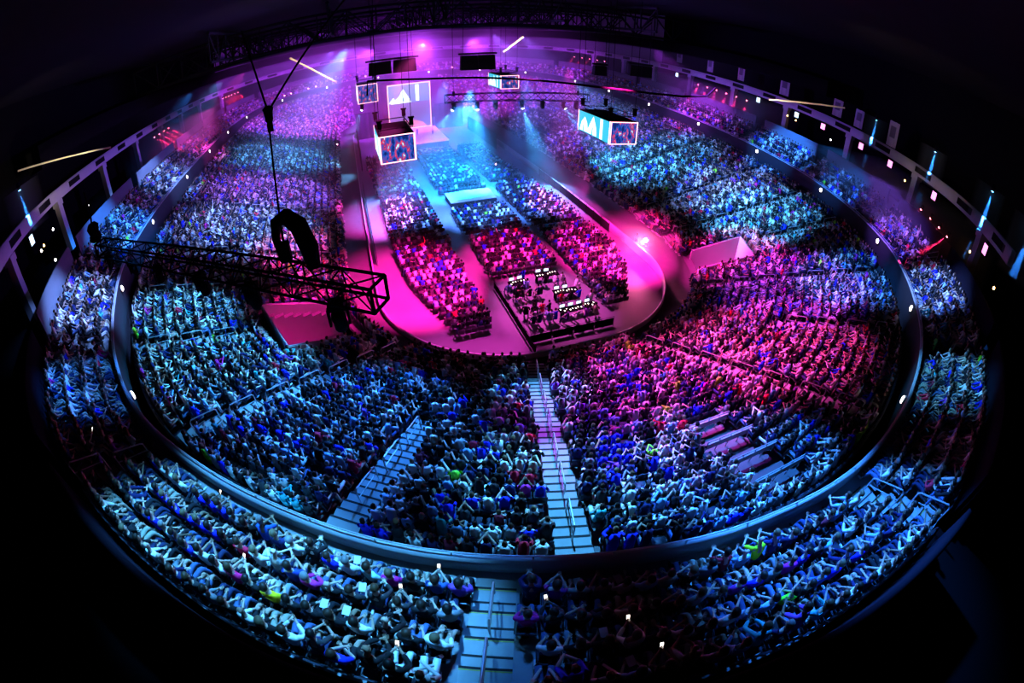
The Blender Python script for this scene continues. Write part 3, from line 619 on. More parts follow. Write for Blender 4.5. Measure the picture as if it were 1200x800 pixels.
# seats: back and pan
def boxv(c, d, tilt=0):
    hx, hy, hz = d[0]/2, d[1]/2, d[2]/2; v = np.array([(x, y, z) for z in (-hz, hz) for x, y in ((-hx, -hy), (hx, -hy), (hx, hy), (-hx, hy))]); v[:, 1] -= tilt*v[:, 2]; return v+np.array(c)
BQ = np.array([(3, 2, 1, 0), (4, 5, 6, 7), (0, 1, 5, 4), (1, 2, 6, 5), (2, 3, 7, 6), (3, 0, 4, 7)])
sv = 1.25*np.concatenate([boxv((0, -.27, .64), (.45, .04, .44), .12), boxv((0, -.01, .42), (.45, .42, .04))]); sq = np.concatenate([BQ, BQ+8])
allseat = np.concatenate([slots[[i for i in range(len(slots)) if i not in seathero]][:, :4], np.c_[fl_slots, np.zeros((len(fl_slots), 2))]])
c, s = np.cos(allseat[:, 3]), np.sin(allseat[:, 3])
W = np.stack([sv[None, :, 0]*c[:, None]-sv[None, :, 1]*s[:, None]+allseat[:, 0, None], sv[None, :, 0]*s[:, None]+sv[None, :, 1]*c[:, None]+allseat[:, 1, None], np.repeat(sv[None, :, 2], len(allseat), 0)+allseat[:, 2, None]], -1)
sc_ = np.where((np.arange(len(allseat)) < len(slots)-len(seathero))[:, None], np.array([[.03, .032, .05]]), np.array([[.05, .05, .055]]))
o = npmesh('seating', W.reshape(-1, 3), (sq[None]+(np.arange(len(allseat))*len(sv))[:, None, None]).reshape(-1, 4), M['seats'], np.repeat(sc_, len(sv), 0)); tag(o, 'rows of dark seats under the crowd in both tiers and on the floor', 'seats', kind='stuff')

# ------------------------------------------------------------------ light plan (tier position, colour, strength, pool radius)
BL = (.03, .24, 1.0); CY_ = (.07, .43, 1.0); WB_ = (.17, .34, 1.0); VI = (.28, .11, 1.0); PK = (1.0, .012, .36); PW = (1.0, .06, .52); MG = (.95, .05, .65); PU = (.45, .045, .95)
HZ, EXPO = .0058, 0.1
UPOOLS = [(-23.5, CY_, 15, 5.5, 2.5, 25.5, 0), (-18, CY_, 13, 4.5, 3, 25.5, 0), (-14.6, BL, 2.5, 3), (-3.5, BL, 22, 7), (-48, WB_, 17, 6), (-36.5, BL, 9, 4.2), (25, WB_, 14, 5), (11, CY_, 6, 4.5), (36, VI, 14, 5), (49, BL, 9, 5), (63, BL, 18, 7), (85, PU, 12, 9), (-64, BL, 18, 7), (-83, WB_, 14, 8), (-104, MG, 12, 8)]
LPOOLS = [(-38, .72, CY_, 14, 8, 12, 18), (-48, .8, CY_, 13, 6, 12, 18), (-25, .65, BL, 15, 9, 12, 17.8), (-12, .8, CY_, 13, 6), (-12, .4, CY_, 12, 4), (-5, .55, PU, 8, 9), (4, .45, PW, 13, 9), (14, .55, PW, 12, 9), (-3, .85, BL, 15, 7), (28, .55, PU, 12, 9), (30, .8, BL, 10, 7), (50, .6, CY_, 14, 9), (41, .35, MG, 9, 7), (43, .22, PK, 14, 4), (60, .6, WB_, 12, 9), (76, .5, CY_, 14, 11, 14, 19), (95, .45, VI, 13, 13), (118, .5, VI, 9, 15), (-70, .55, WB_, 15, 11), (-62, .25, PW, 14, 8), (-47, .3, PK, 18, 5, 8, 18), (-84, .5, VI, 15, 12), (-105, .5, CY_, 14, 13), (-135, .6, VI, 9, 15)]
FPOOLS = [((-12, -16, 0), (-4, -30, 25), PK, 34, 9), ((-13.5, 4, 0), (-10, -6, 22), (1, .03, .6), 18, 8), ((-8, -27, 0), (0, -20, 25), MG, 7, 6), ((13, -16, 0), (4, -26, 25), PK, 38, 9), ((14, 0, 0), (8, -10, 22), MG, 14, 8), ((1, -22.5, 1), (0, -14, 25), (.9, .08, .6), 11, 7), ((0, -1.5, 1), (0, -8, 20), (.08, .26, 1), 30, 5.5), ((0, -13, 1), (0, -18, 22), PK, 18, 6), ((-9, 4, 1), (-4, -2, 20), (.07, .22, 1), 36, 9), ((9, 2, 1), (6, -2, 20), (.06, .22, 1), 24, 9), ((0, 13, 1), (0, 2, 18), (.012, .30, 1), 70, 10), ((-2, 45, 2), (-2, 20, 24.5), PU, 14, 14), ((0, 80, 10), (0, 40, 24), PU, 20, 45), ((-30, 70, 10), (-10, 40, 24), PU, 13, 30), ((30, 70, 10), (10, 40, 24), PU, 13, 30), ((-50, -2, 20.8), (-8, 22, 21), VI, 1.6, 38), ((50, -2, 20.8), (8, 22, 21), VI, 1.6, 38), ((1.3, -10.3, 24.5), (-2, -14, 21.5), (1, .82, .5), 26, 1.6), ((-19, -8.8, 24), (-15.5, -13.5, 21.5), (1, .75, .5), 12, 3.2), ((25, -29.5, 23.5), (20, -26, 21), (1, .8, .5), 6, 4.5), ((-45, -17.5, 24.5), (-40, -21, 22), (1, .85, .6), 4, 6)]  # ribbon and rod entries are unseen spots added to brighten those parts

# ------------------------------------------------------------------ rigging
def box_truss(name, A, B, w, label, group=None, bays=None, r=.03):
    A, B = Vector(A), Vector(B); t = (B-A).normalized(); a = t.cross(Vector((0, 0, 1))).normalized(); b = Vector((0, 0, 1)); L = (B-A).length
    root = empty(name, A, 0, label, 'truss', group); h = w/2
    cs = [(-h, -h), (h, -h), (h, h), (-h, h)]; P = lambda i, d: a*cs[i][0]+b*cs[i][1]+t*d
    for i in range(4): MB().tube([P(i, 0), P(i, L)], r, 6).build('chord', M['black'], root)
    n = bays or max(2, round(L/w)); mb = MB()
    for k in range(n):
        d0, d1 = L*k/n, L*(k+1)/n
        for i in range(4):
            j = (i+1) % 4
            if (k+i) % 2: mb.tube([P(i, d0), P(j, d1)], r*.62, 4, caps=False)
            else: mb.tube([P(j, d0), P(i, d1)], r*.62, 4, caps=False)
    mb.build('lattice', M['black'], root)
    for d in (0, L):
        mb = MB()
        for i in range(4): mb.tube([P(i, d), P((i+1) % 4, d)], r*1.1, 5)
        mb.build('end_frame', M['black'], root)
    return root
def moving_head(loc, aim, size, label, group, glow=None, cat='stage light'):
    """clamp and base box, two-armed yoke, barrel with lens; hangs from loc, barrel turned to aim"""
    root = empty('moving_head_light', loc, 0, label, cat, group); k = size
    d = (Vector(aim)-Vector(loc)).normalized(); rz = math.atan2(d.y, d.x); root.rotation_euler = (0, 0, rz)
    mb = MB(); mb.box((0, 0, -.20*k), (.40*k, .46*k, .18*k), taper=.9); mb.box((0, -.12*k, -.06*k), (.06*k, .05*k, .14*k)); mb.box((0, .12*k, -.06*k), (.06*k, .05*k, .14*k)); mb.build('base', M['black'], root)
    mb = MB(); mb.box((0, 0, -.33*k), (.16*k, .52*k, .08*k))
    for sy in (-1, 1): mb.box((0, sy*.25*k, -.55*k), (.14*k, .06*k, .50*k), taper=1)
    mb.build('yoke', M['black'], root)
    dl = Vector((math.hypot(d.x, d.y), 0, d.z)); R = Vector((0, 0, 1)).rotation_difference(dl).to_matrix()
    o = MB().lathe([(.10*k, -.34*k), (.17*k, -.30*k), (.20*k, -.1*k), (.17*k, .06*k), (.19*k, .1*k), (.20*k, .32*k), (.16*k, .33*k)], c=(0, 0, -.66*k), R=R, n=12).build('barrel', M['black'], root, True)
    MB().lathe([(.155*k, .0), (.14*k, .03*k), (.05*k, .05*k)], c=tuple(Vector((0, 0, -.66*k))+dl*.335*k), R=R, n=12).build('lens', glow or M['lens_off'], root, True)
    return root, Vector(loc)+Vector((0, 0, -.66*k))+d*.42*k
def spot(name, loc, aim, col, power, angle, blend=.5, soft=.08, parent=None):
    ld = bpy.data.lights.new(name, 'SPOT'); ld.color = col; ld.energy = power; ld.spot_size = math.radians(angle); ld.spot_blend = blend; ld.shadow_soft_size = soft
    o = bpy.data.objects.new(name, ld); COL.objects.link(o); o.location = loc; o.rotation_euler = (Vector(aim)-Vector(loc)).to_track_quat('-Z', 'Y').to_euler(); return o
def cable(pts, r, label, name='rigging_cable', cat='cable', m=None, group=None):
    o = MB().tube(pts, r, 6).build(name, m or M['black']); return tag(o, label, cat, group)
# near truss with its dark lamps
TA, TB = Vector((-31.9, -34.2, 19)), Vector((-15.68, -46.5, 19))
box_truss('lighting_truss', TA, TB, .78, 'big black lattice truss hanging over the left stand', r=.05)
for i, (f, dz, sz) in enumerate(((.03, -.35, 1.0), (.21, -.42, 1.05), (.36, -.42, 1.05), (.55, -.42, 1.15), (.715, -.42, 1.15), (.915, -.42, 1.25))):
    p = TA.lerp(TB, f)+Vector((0, 0, dz)); moving_head(p, p+Vector((rng.uniform(-1, 1), rng.uniform(0, 2), -2.4)), sz, f'{ordn(6-i)} dark moving lamp from the near end of the big left truss', 'dark lamps on the big left truss')
nx = Vector((.6, .8, 0))
o = empty('cable_drum', TA+Vector((-.2, .1, .9)), 0, 'black cable bundle standing on the far end of the big left truss', 'cable bundle')
MB().lathe([(.30, 0), (.42, .1), (.36, .5), (.44, .9), (.25, 1.15)], n=10, c=(0, 0, -.45)).build('coil', M['black'], o); MB().tube([(0, 0, .6), (.1, .1, 1.4), (.0, .2, 2.6)], .05, 6).build('tail', M['black'], o)
# hoist, cable drape and chain over the near truss
H0 = TA.lerp(TB, .835)+Vector((0, 0, .42)); node = Vector((-18.5, -42.0, 24.05))
o = empty('chain_hoist', H0, 0, 'black chain hoist with drooping cable loop above the big left truss', 'hoist')
MB().box((0, 0, .55), (.34, .30, .62)).build('motor_body', M['black'], o)
MB().tube([(-.35, -.30, -.02), (0, 0, .5), (.35, .30, -.02)], .03, 5).build('sling', M['black'], o)
MB().tube([(-.25, .55, .0), (-.32, .62, .8), (-.2, .6, 1.35), (.2, .35, 1.55), (.6, -.1, 1.35), (.85, -.55, .75), (.9, -.8, .15)], [.10, .14, .2, .26, .3, .3, .2], 10).build('cable_loop', M['black'], o, True)
MB().tube([(.0, .3, 1.3), (-.1, .5, .2), (.2, .1, -.5)], .035, 5).build('tail', M['black'], o)
cable([H0+Vector((0, 0, .8)), H0.lerp(node, .5), node], .035, 'vertical black chain from the hoist up to the bridle knot', 'hoist_chain', 'chain')
cable([node, Vector((-19.2, -39.8, 25.5)), Vector((-20.4, -36.0, 27.6))], .04, 'slanting bridle cable going up left from the chain knot', 'bridle_cable')
cable([node, Vector((-17.35, -40.4, 25.64)), Vector((-15.7, -37.6, 27.9))], .04, 'slanting bridle cable going up right from the chain knot', 'bridle_cable')
o = empty('bridle_shackle', node, 0, 'black shackle where the two bridle cables meet the chain', 'shackle'); MB().lathe([(.06, -.45), (.14, -.3), (.16, 0), (.2, .12), (.08, .22)], n=8).build('knot', M['black'], o); MB().box((0, 0, -.55), (.2, .1, .3)).build('hook', M['black'], o)
# far truss with lit lamps
FA, FB = Vector((-.9, 14.8, 15)), Vector((21.8, 10.0, 15))
box_truss('lighting_truss', FA, FB, 1.3, 'black lattice truss with lit lamps over the floor centre', r=.07)
M['lamp_blue'] = emit('lamp_face_blue', (.55, .85, 1), 40)
for i, (f, lit, aim) in enumerate(((.06, 1, (-9, 12, 2)), (.22, 1, (3, 9, 0)), (.345, 0, (8, 8, 0)), (.525, 1, (14, 6, 0)), (.67, 0, (15, 8, 0)), (.82, 1, (24, 4, 3)), (.91, 0, (20, 6, 0)))):
    p = FA.lerp(FB, f)+Vector((0, 0, -.7)); side = 'lit' if lit else 'unlit'
    h, tip = moving_head(p, aim, 1.4, f'{ordn(i+1)} lamp from the left on the central truss, {side}', 'lamps on the central truss', M['lamp_blue'] if lit else None)
    if lit: spot('beam_light', tip, aim, (.06, .42, 1.0), 90000 if i < 4 else 60000, 32, .7, .1)
for f, nm_ in ((.06, 'left'), (.92, 'right')):
    p = FA.lerp(FB, f); cable([p+Vector((0, 0, .3)), (p.x, p.y, 31)], .04, f'{nm_} hanging chain of the central lamp truss', 'hoist_chain', 'chain')
    o = empty('chain_hoist', p+Vector((0, 0, .45)), 0, f'small black chain hoist on the {nm_} end of the central truss', 'hoist'); MB().box((0, 0, .45), (.35, .3, .55)).build('motor_body', M['black'], o); MB().box((0, 0, .08), (.5, .12, .2)).build('hook', M['black'], o)
h, tip = moving_head((-13.4, 31.5, 13.8), (-19, 27, 0), 1.4, 'lit lamp hanging under the far left video cube', 'lamps on the central truss', M['lamp_blue']); spot('beam_light', tip, (-20, 26, 0), (.15, .5, 1.0), 30000, 34, .8, .1)
# long sagging cable loom
cable([(-14.2, -17.4, 21.0), (-14.1, -17.6, 22.3), (-9.2, -18.2, 21.9), (-5, -19.1, 21.75), (.3, -21.1, 21.5), (4.1, -23, 21.3), (7.8, -25.4, 21.35), (10, -27.2, 21.6), (11.6, -28.5, 22.1), (12.1, -28.9, 23)], .10, 'long black cable loom sagging across the hall above the lamp truss', 'cable_loom')
# video cubes
def screen_mat(name, base, seed, st, kind):
    m, nt, out = newmat(name); e = nt.nodes.new('ShaderNodeEmission'); tc = nt.nodes.new('ShaderNodeTexCoord'); mp = nt.nodes.new('ShaderNodeMapping'); nz = nt.nodes.new('ShaderNodeTexNoise'); cr_ = nt.nodes.new('ShaderNodeValToRGB')
    mp.inputs['Location'].default_value = (seed, seed*.7, 0); mp.inputs['Rotation'].default_value = (0, .6, 0); mp.inputs['Scale'].default_value = (1.0, 1, .5) if kind == 'video' else (.3, .3, .3)
    nz.inputs['Scale'].default_value = 2.6; nz.inputs['Detail'].default_value = 3
    els = cr_.color_ramp.elements; els[0].position = .40; els[0].color = (.005, .012, .10, 1); els[1].position = .50; els[1].color = (.01, .06, .35, 1)
    for pos, c in ((.60, (.25, .01, .06)), (.625, (.8, .08, .14)), (.65, (.01, .03, .2)), (.72, (.5, .8, 1))): x = els.new(pos); x.color = (*c, 1)
    nt.links.new(tc.outputs['Object'], mp.inputs[0]); nt.links.new(mp.outputs[0], nz.inputs['Vector']); nt.links.new(nz.outputs['Fac'], cr_.inputs[0]); nt.links.new(cr_.outputs[0], e.inputs[0]); e.inputs[1].default_value = st
    nt.links.new(e.outputs[0], out.inputs[0]); return m
M['video'] = screen_mat('video_picture', None, 3.1, 1.6, 'video')
M['neon'] = emit('neon_frame', (1, .42, .50), 3.2)
M['scr_cyan'] = emit('screen_cyan', (.05, .55, .80), 1.15); M['scr_white'] = emit('screen_white', (.75, 1, 1), 2.2); M['scr_violet'] = emit('screen_violet', (.33, .22, .80), 1.0); M['scr_blue'] = emit('screen_blue', (.18, .35, .85), 1.2); M['scr_pink'] = emit('screen_pink', (1, .25, .45), 1.6)
def sidepic(mb, f):    # f(u, v, e) -> point on the screen plane lifted by e; cyan ground, white ridge figure and bright bar
    q = lambda pts, e, mi: mb.add([f(u, v, e) for u, v in pts], [tuple(range(len(pts)))], mi)
    q([(0, 0), (1, 0), (1, 1), (0, 1)], 0, 0)
    for pts in ([(.05, .05), (.34, .05), (.30, .50), (.22, .78), (.12, .52)], [(.30, .05), (.62, .05), (.60, .45), (.50, .95), (.40, .55)]): q(pts, .012, 1)
    q([(.72, .03), (.80, .03), (.80, .97), (.72, .97)], .012, 1)
    q([(.46, .05), (.50, .05), (.50, .42), (.47, .40)], .02, 0); q([(.16, .05), (.2, .05), (.2, .4), (.17, .35)], .02, 0)
def cube(x0, x1, y0, dep, z0, z1, label, lit_side):
    w = x1-x0; h = z1-z0; root = empty('video_cube', ((x0+x1)/2, y0+dep/2, z0), 0, label, 'video screen', 'hanging video cubes')
    mb = MB(); mb.box((0, 0, h/2), (w, dep, h)); mb.build('housing', M['black'], root)
    F = -dep/2
    mb = MB(); mb.box((0, F-.05, h/2), (w-.1, .06, h-.1)); mb.build('front_screen', M['video'], root)
    mb = MB()
    for zz in (.06, h-.06): mb.box((0, F-.09, zz), (w, .06, .09))
    for xx in (-w/2+.06, w/2-.06): mb.box((xx, F-.09, h/2), (.09, .06, h-.09))
    mb.build('neon_frame', M['neon'], root)
    for sx in (-1, 1):
        mb = MB(); X = sx*(w/2+.04); sidepic(mb, (lambda u, v, e, X=X, sx=sx: (X+sx*e, (F+.1+(1-u)*(dep-.2)) if sx < 0 else (F+.1+u*(dep-.2)), .08+v*(h-.16)))); mb.build('side_screen', [M['scr_cyan'], M['scr_white']], root)
        for yy in (F+.05, -F-.05): MB().box((X, yy, h/2), (.05, .12, h)).build('edge_frame', M['neon'], root)
    tr = MB(); z = h+.55
    for xx in (-w*.42, w*.42):
        for zz in (z-.3, z+.15): tr.tube([(xx, F+.4, zz), (xx, -F-.4, zz)], .05, 5)
        for k in range(8): tr.tube([(xx, F+.4+k*(dep-.8)/8, z-.3 if k % 2 else z+.15), (xx, F+.4+(k+1)*(dep-.8)/8, z+.15 if k % 2 else z-.3)], .03, 4)
    for yy in (F+.5, -F-.5): tr.tube([(-w*.5, yy, z), (w*.5, yy, z)], .06, 5)
    tr.build('hanging_frame', M['black'], root)
    for xx in (-w*.45, w*.45):
        for yy in (F+.5, -F-.5):
            mb = MB(); mb.box((xx, yy, z+.5), (.4, .35, .75)); mb.box((xx, yy, z+.95), (.6, .3, .15)); mb.tube([(xx, yy, z+.9), (xx, yy, 31-z0)], .03, 5); mb.build('motor', M['black'], root)
    return root
cube(-13.25, -9.75, -12.9, 7.0, 13.15, 16.05, 'hanging video cube with dark picture, nearest on the left', -1)
cube(11.95, 15.65, -13.1, 7.7, 13.15, 15.95, 'hanging video cube right of the lamp truss with bright cyan side', -1)
cube(-14.1, -10.4, 30, 6.5, 13.9, 17.6, 'far left hanging video cube beyond the nearest cube', 1)
cube(11.6, 15.1, 24.7, 7.5, 14.7, 17.4, 'far right hanging video cube above the sagging cable', -1)
# stage with LED wall
st = empty('stage', (-.7, 50, 0), 0, 'raised stage with pale glossy deck at the far end of the floor', 'stage')
MB().box((0, 0, 1.35), (12.0, 17.0, .3)).build('deck', M['white'], st); MB().box((0, 0, .6), (11.7, 16.7, 1.2)).build('skirt', M['curtain'], st)
mb = MB()
for k in range(4): mb.box((6.2+.3*k, -2, 1.2-.3*k), (.32, 2.0, .3))
mb.build('steps', M['dark'], st)
led = empty('video_wall', (-.8, 59, 1.5), 0, 'tall lit video wall at the back of the stage with pink edge', 'video screen')
mb = MB(); mb.box((0, .3, 6), (10.9, .5, 12.3)); mb.build('frame', M['black'], led)
mb = MB(); q = lambda pts, e, mi: mb.add([(-5.2+10.4*u, -.02-e, .3+11.7*v) for u, v in pts], [tuple(range(len(pts)))], mi)
q([(0, 0), (1, 0), (1, .58), (0, .58)], 0, 2); q([(0, .58), (1, .58), (1, 1), (0, 1)], 0, 0)
q([(.05, .58), (.55, .58), (.47, .72), (.36, .90), (.26, .74)], .02, 1); q([(.66, .60), (.74, .60), (.74, .97), (.66, .97)], .02, 1); q([(.0, .6), (.2, .6), (.12, .72)], .03, 1)
q([(.1, 0), (.9, 0), (.8, .10), (.55, .18), (.2, .12)], .02, 4); q([(.33, .62), (.38, .62), (.37, .74)], .03, 3)
mb.build('screen', [M['scr_blue'], M['scr_white'], M['scr_violet'], M['scr_cyan'], M['scr_pink']], led)
mb = MB()
for xx in (-5.3, 5.3): mb.box((xx, -.05, 6.1), (.22, .12, 12.2))
for zz in (.1, 12.1): mb.box((0, -.05, zz), (10.8, .12, .22))
mb.build('neon_frame', M['neon'], led)
# three people on the stage (standing)
def stander(loc, rz, label, top, grp):
    S_ = Sk(); pe = S_.p((0, 0, .98), (.13, .10)); sp = S_.p((0, 0, 1.15), (.12, .09), pe); ch = S_.p((0, 0, 1.36), (.15, .10), sp); nk = S_.p((0, .01, 1.53), .052, ch); h1 = S_.p((0, .02, 1.62), .075, nk); S_.p((0, .01, 1.71), .085, h1); S_.p((0, .10, 1.63), .013, h1)
    T_ = Sk(); tp = T_.p((0, 0, 1.0), (.15, .12))
    C_ = Sk(); c0 = C_.p((0, 0, .98), (.15, .12)); c1 = C_.p((0, 0, 1.15), (.14, .11), c0); c2 = C_.p((0, 0, 1.37), (.17, .12), c1)
    for sx in (-1, 1):
        sh = S_.p((sx*.18, 0, 1.44), .055, ch); el = S_.p((sx*.25, .03, 1.18), .04, sh); wr = S_.p((sx*.22, .2, 1.05), .028, el); pa = S_.p((sx*.21, .27, 1.04), (.035, .022), wr)
        for k in range(4): S_.p((sx*(.18+.02*k), .36-.008*abs(k-1.5), 1.02), .009, pa)
        S_.p((sx*.165, .30, 1.05), .01, pa)
        hp_ = S_.p((sx*.09, 0, .92), .085, pe); kn = S_.p((sx*.11, .03, .50), .055, hp_); an = S_.p((sx*.12, 0, .09), .038, kn); S_.p((sx*.13, .14, .04), .035, an)
        hp2 = T_.p((sx*.09, 0, .93), .098, tp); k2 = T_.p((sx*.11, .03, .50), .072, hp2); T_.p((sx*.12, 0, .12), .055, k2)
        a = C_.p((sx*.185, 0, 1.44), .07, c2); b = C_.p((sx*.25, .03, 1.18), .055, a); C_.p((sx*.225, .16, 1.07), .044, b)
    t = empty('person', loc, rz, label, 'person', grp)
    for n_, me, col in (('body', S_.mesh('st_body', [M['skin']]), SKINS[0]), ('trousers', T_.mesh('st_trousers', [M['cloth']]), (.03, .03, .05)), ('shirt', C_.mesh('st_shirt', [M['cloth']]), top)):
        o = bpy.data.objects.new(n_, me); COL.objects.link(o); o.parent = t; o.color = (*col, 1)
    bm = bmesh.new(); bmesh.ops.create_uvsphere(bm, u_segments=12, v_segments=8, radius=1, matrix=Matrix.Translation((0, -.005, 1.70)) @ Matrix.Diagonal((.098, .105, .085, 1))); me = bpy.data.meshes.new('hair'); bm.to_mesh(me); bm.free(); me.materials.append(M['hairm']); o = bpy.data.objects.new('hair', me); COL.objects.link(o); o.parent = t; o.color = (.02, .015, .01, 1)
    return t
stander((2.9, 48.5, 1.5), PI, 'person in white standing on the front right of the stage', (.85, .85, .85), 'people on the stage'); stander((-.5, 50, 1.5), PI, 'person in black standing at the middle of the stage', (.02, .02, .02), 'people on the stage')
stander((16.6, -14.6, 0), 2.4, 'person in grey standing beside the bright floor lamp', (.4, .4, .4), 'crew on the floor')
# loudspeaker clusters and screens hung under the roof
def speaker_cluster(c, w, h, label, n=2, skew=0.0):
    root = empty('speaker_cluster', c, skew, label, 'loudspeakers', 'hung loudspeaker clusters')
    bw = w/n
    for k in range(n):
        mb = MB(); mb.box((-w/2+bw*(k+.5), 0, 0), (bw*.95, 1.5, h), taper=.94)
        for j in range(1, 5): mb.box((-w/2+bw*(k+.5), -.76, -h/2+h*j/5), (bw*.9, .04, .05))
        mb.build('cabinet', M['black'], root)
    mb = MB(); mb.box((0, 0, h/2+.25), (w*1.08, .7, .28)); mb.build('bumper_bar', M['black'], root)
    for xx in (-w*.42, w*.42): MB().tube([(xx, 0, h/2+.2), (xx*.9, 0, 31-c[2])], .035, 5).build('chain', M['black'], root)
speaker_cluster((-9.1, 12.0, 21.5), 7.2, 2.0, 'wide black loudspeaker cluster hung above the nearest left cube', 2, -.08)
speaker_cluster((3.1, 9.8, 21.2), 5.2, 2.3, 'black double loudspeaker cluster hung above the lamp truss', 2, -.1)
speaker_cluster((19.4, 2.9, 20.6), 2.0, 1.5, 'small square black loudspeaker cluster in front of the red lamps', 1, -.25)
speaker_cluster((24.4, -.2, 21.3), 3.4, 1.7, 'black loudspeaker cluster right of the small square one', 2, -.3)
# pale rods, lit by small unseen spots added for them
def rod(a, b, label): cable([a, b], .10, label, 'suspension_rod', 'rod', M['rod'], 'suspension rods under the roof')
rod((.4, -9.9, 23.65), (2.2, -10.8, 25.4), 'short bright rod right of the black double loudspeaker cluster'); rod((-21.4, -8.9, 25.65), (-16.9, -8.6, 22.0), 'bright rod slanting down beside the bridle cables')
rod((22.6, -26.2, 22.6), (27.5, -32.7, 24.5), 'long dim rod over the right upper tier'); rod((-49.5, -20.5, 26.0), (-40.8, -14.2, 23.0), 'dim rod outside the left ribbon')
# ------------------------------------------------------------------ things around the ribbon
def ro_at(s_): return float(np.interp(s_ % LEN, sr, ro))
M['lamp_red'] = emit('lamp_face_red', (1, .12, .2), 25)
def red_bank(sl, z, d, tgt, label, pw, ang=9):
    for i, s_ in enumerate(sl):
        p = supp(s_, ro_at(s_)-d); q = tgt(s_)
        h, tip = moving_head((*p, z), q, .7, f'{ordn(i+1)} {label}', 'red lamps below the ribbon', M['lamp_red'], 'stage light'); spot('red_light', tip, q, (1, .015, .10), pw, ang, .4, .05)
lowz = lambda s_, t: (*low(np.array([s_]), np.array([t]))[0], rowz((t-T0)/(T1-T0)*NLOW))
upz = lambda s_, d: (*supp(s_, d), UZ0+URISE*(d-UP0)/UPP+.6)
red_bank([-149, -150.6, -152.2, -153.8, -155.4, -157], 19.6, .8, lambda s_: lowz(s_+6, .95), 'red lamp of the far left bank', 260000, 10)
red_bank([-100.5, -103.5, -106.5, -109.5], 19.6, .6, lambda s_: upz(s_+3, 2.0), 'red lamp of the left side bank', 130000)
red_bank([135, 138.5, 142, 145.5, 149], 19.4, .8, lambda s_: lowz(s_-4, .97), 'red lamp of the far right bank', 220000, 10)
red_bank([80, 83, 86, 89, 92, 95], 19.2, .6, lambda s_: upz(s_-6, 2.5), 'red lamp of the right side bank', 130000)
red_bank([31.5, 33.6, 35.7, 37.8], 17.9, 1.6, lambda s_: upz(s_-1.5, -1.0), 'red lamp of the near right bank', 90000, 9)
M['lamp_deep'] = emit('lamp_face_deep_blue', (.15, .5, 1), 25)
for i, (s_, nm_) in enumerate(((52, 'farthest on the right ribbon'), (40, 'middle of three on the right ribbon'), (28.5, 'nearest of three on the right ribbon'), (-57, 'on the left ribbon'), (19.5, 'at the right edge'))):
    p = supp(s_, ro_at(s_)+.2); h, tip = moving_head((*p, 25.0), (*p, 10), .8, f'blue downlight above the ribbon, {nm_}', 'blue downlights', M['lamp_deep']); spot('blue_light', tip, (*supp(s_, ro_at(s_)-.3), 10), (.03, .25, 1), 60000, 12, .3, .05)
# square monitors under the ribbon
M['mon_pink'] = emit('monitor_pink', (1, .25, .75), 2.6); M['mon_blue'] = emit('monitor_pale', (.55, .75, 1), 2.6)
for i, (s_, c_) in enumerate(((103, 'pale'), (77, 'pale'), (67.5, 'pale'), (61.5, 'pink'), (53.2, 'pink'), (46.8, 'pink'), (25, 'pink'), (37.5, 'pink'), (-55, 'pale'))):
    p = supp(s_, ro_at(s_)-.5); n, tt = frame_at(s_); a = math.atan2(-n[1], -n[0])
    t = empty('monitor', (*p, 19.5), a, f'{"pink" if c_ == "pink" else "pale blue"} lit square monitor hung below the ribbon, {ordn([103,77,67.5,61.5,53.2,46.8,37.5,25,-55].index(s_)+1)} from the stage', 'monitor', 'monitors below the ribbon')
    MB().box((0, 0, 0), (.25, 1.0, 1.0)).build('housing', M['black'], t); MB().box((.14, 0, 0), (.02, .9, .9)).build('screen', M['mon_pink' if c_ == 'pink' else 'mon_blue'], t); MB().tube([(0, 0, .5), (0, 0, .8)], .04, 5).build('bracket', M['black'], t)
# small lamps in the suites
M['amber'] = emit('amber_bulb', (1, .5, .15), 14); M['bulb'] = emit('white_bulb', (1, .9, .8), 14)
for i, (s_, d, z, c_) in enumerate(((-56.5, 9, 17.6, 'white'), (-58, 9.5, 17.6, 'amber'), (-60, 9, 18.2, 'white'), (-54.4, 6.5, 16.6, 'white'), (-66, 7, 17.6, 'white'), (44.6, 9, 18.3, 'amber'), (69, 9, 18.6, 'amber'), (67, 9, 18.4, 'amber'), (29, 7, 17.5, 'amber'), (21, 6.0, 17.8, 'amber'), (58.5, 8, 18, 'white'))):
    p = supp(s_, d); t = empty('suite_lamp', (*p, z), 0, f'small {c_} lamp glowing in the dark suites, {ordn(i+1)} of the lamps', 'lamp', 'small lamps in the suites')
    MB().lathe([(.02, .05), (.09, .08), (.11, .18), (.07, .28), (.02, .32)], n=10).build('bulb', M['amber' if c_ == 'amber' else 'bulb'], t); MB().tube([(0, 0, .3), (0, 0, 1.6)], .02, 5).build('cord', M['black'], t)
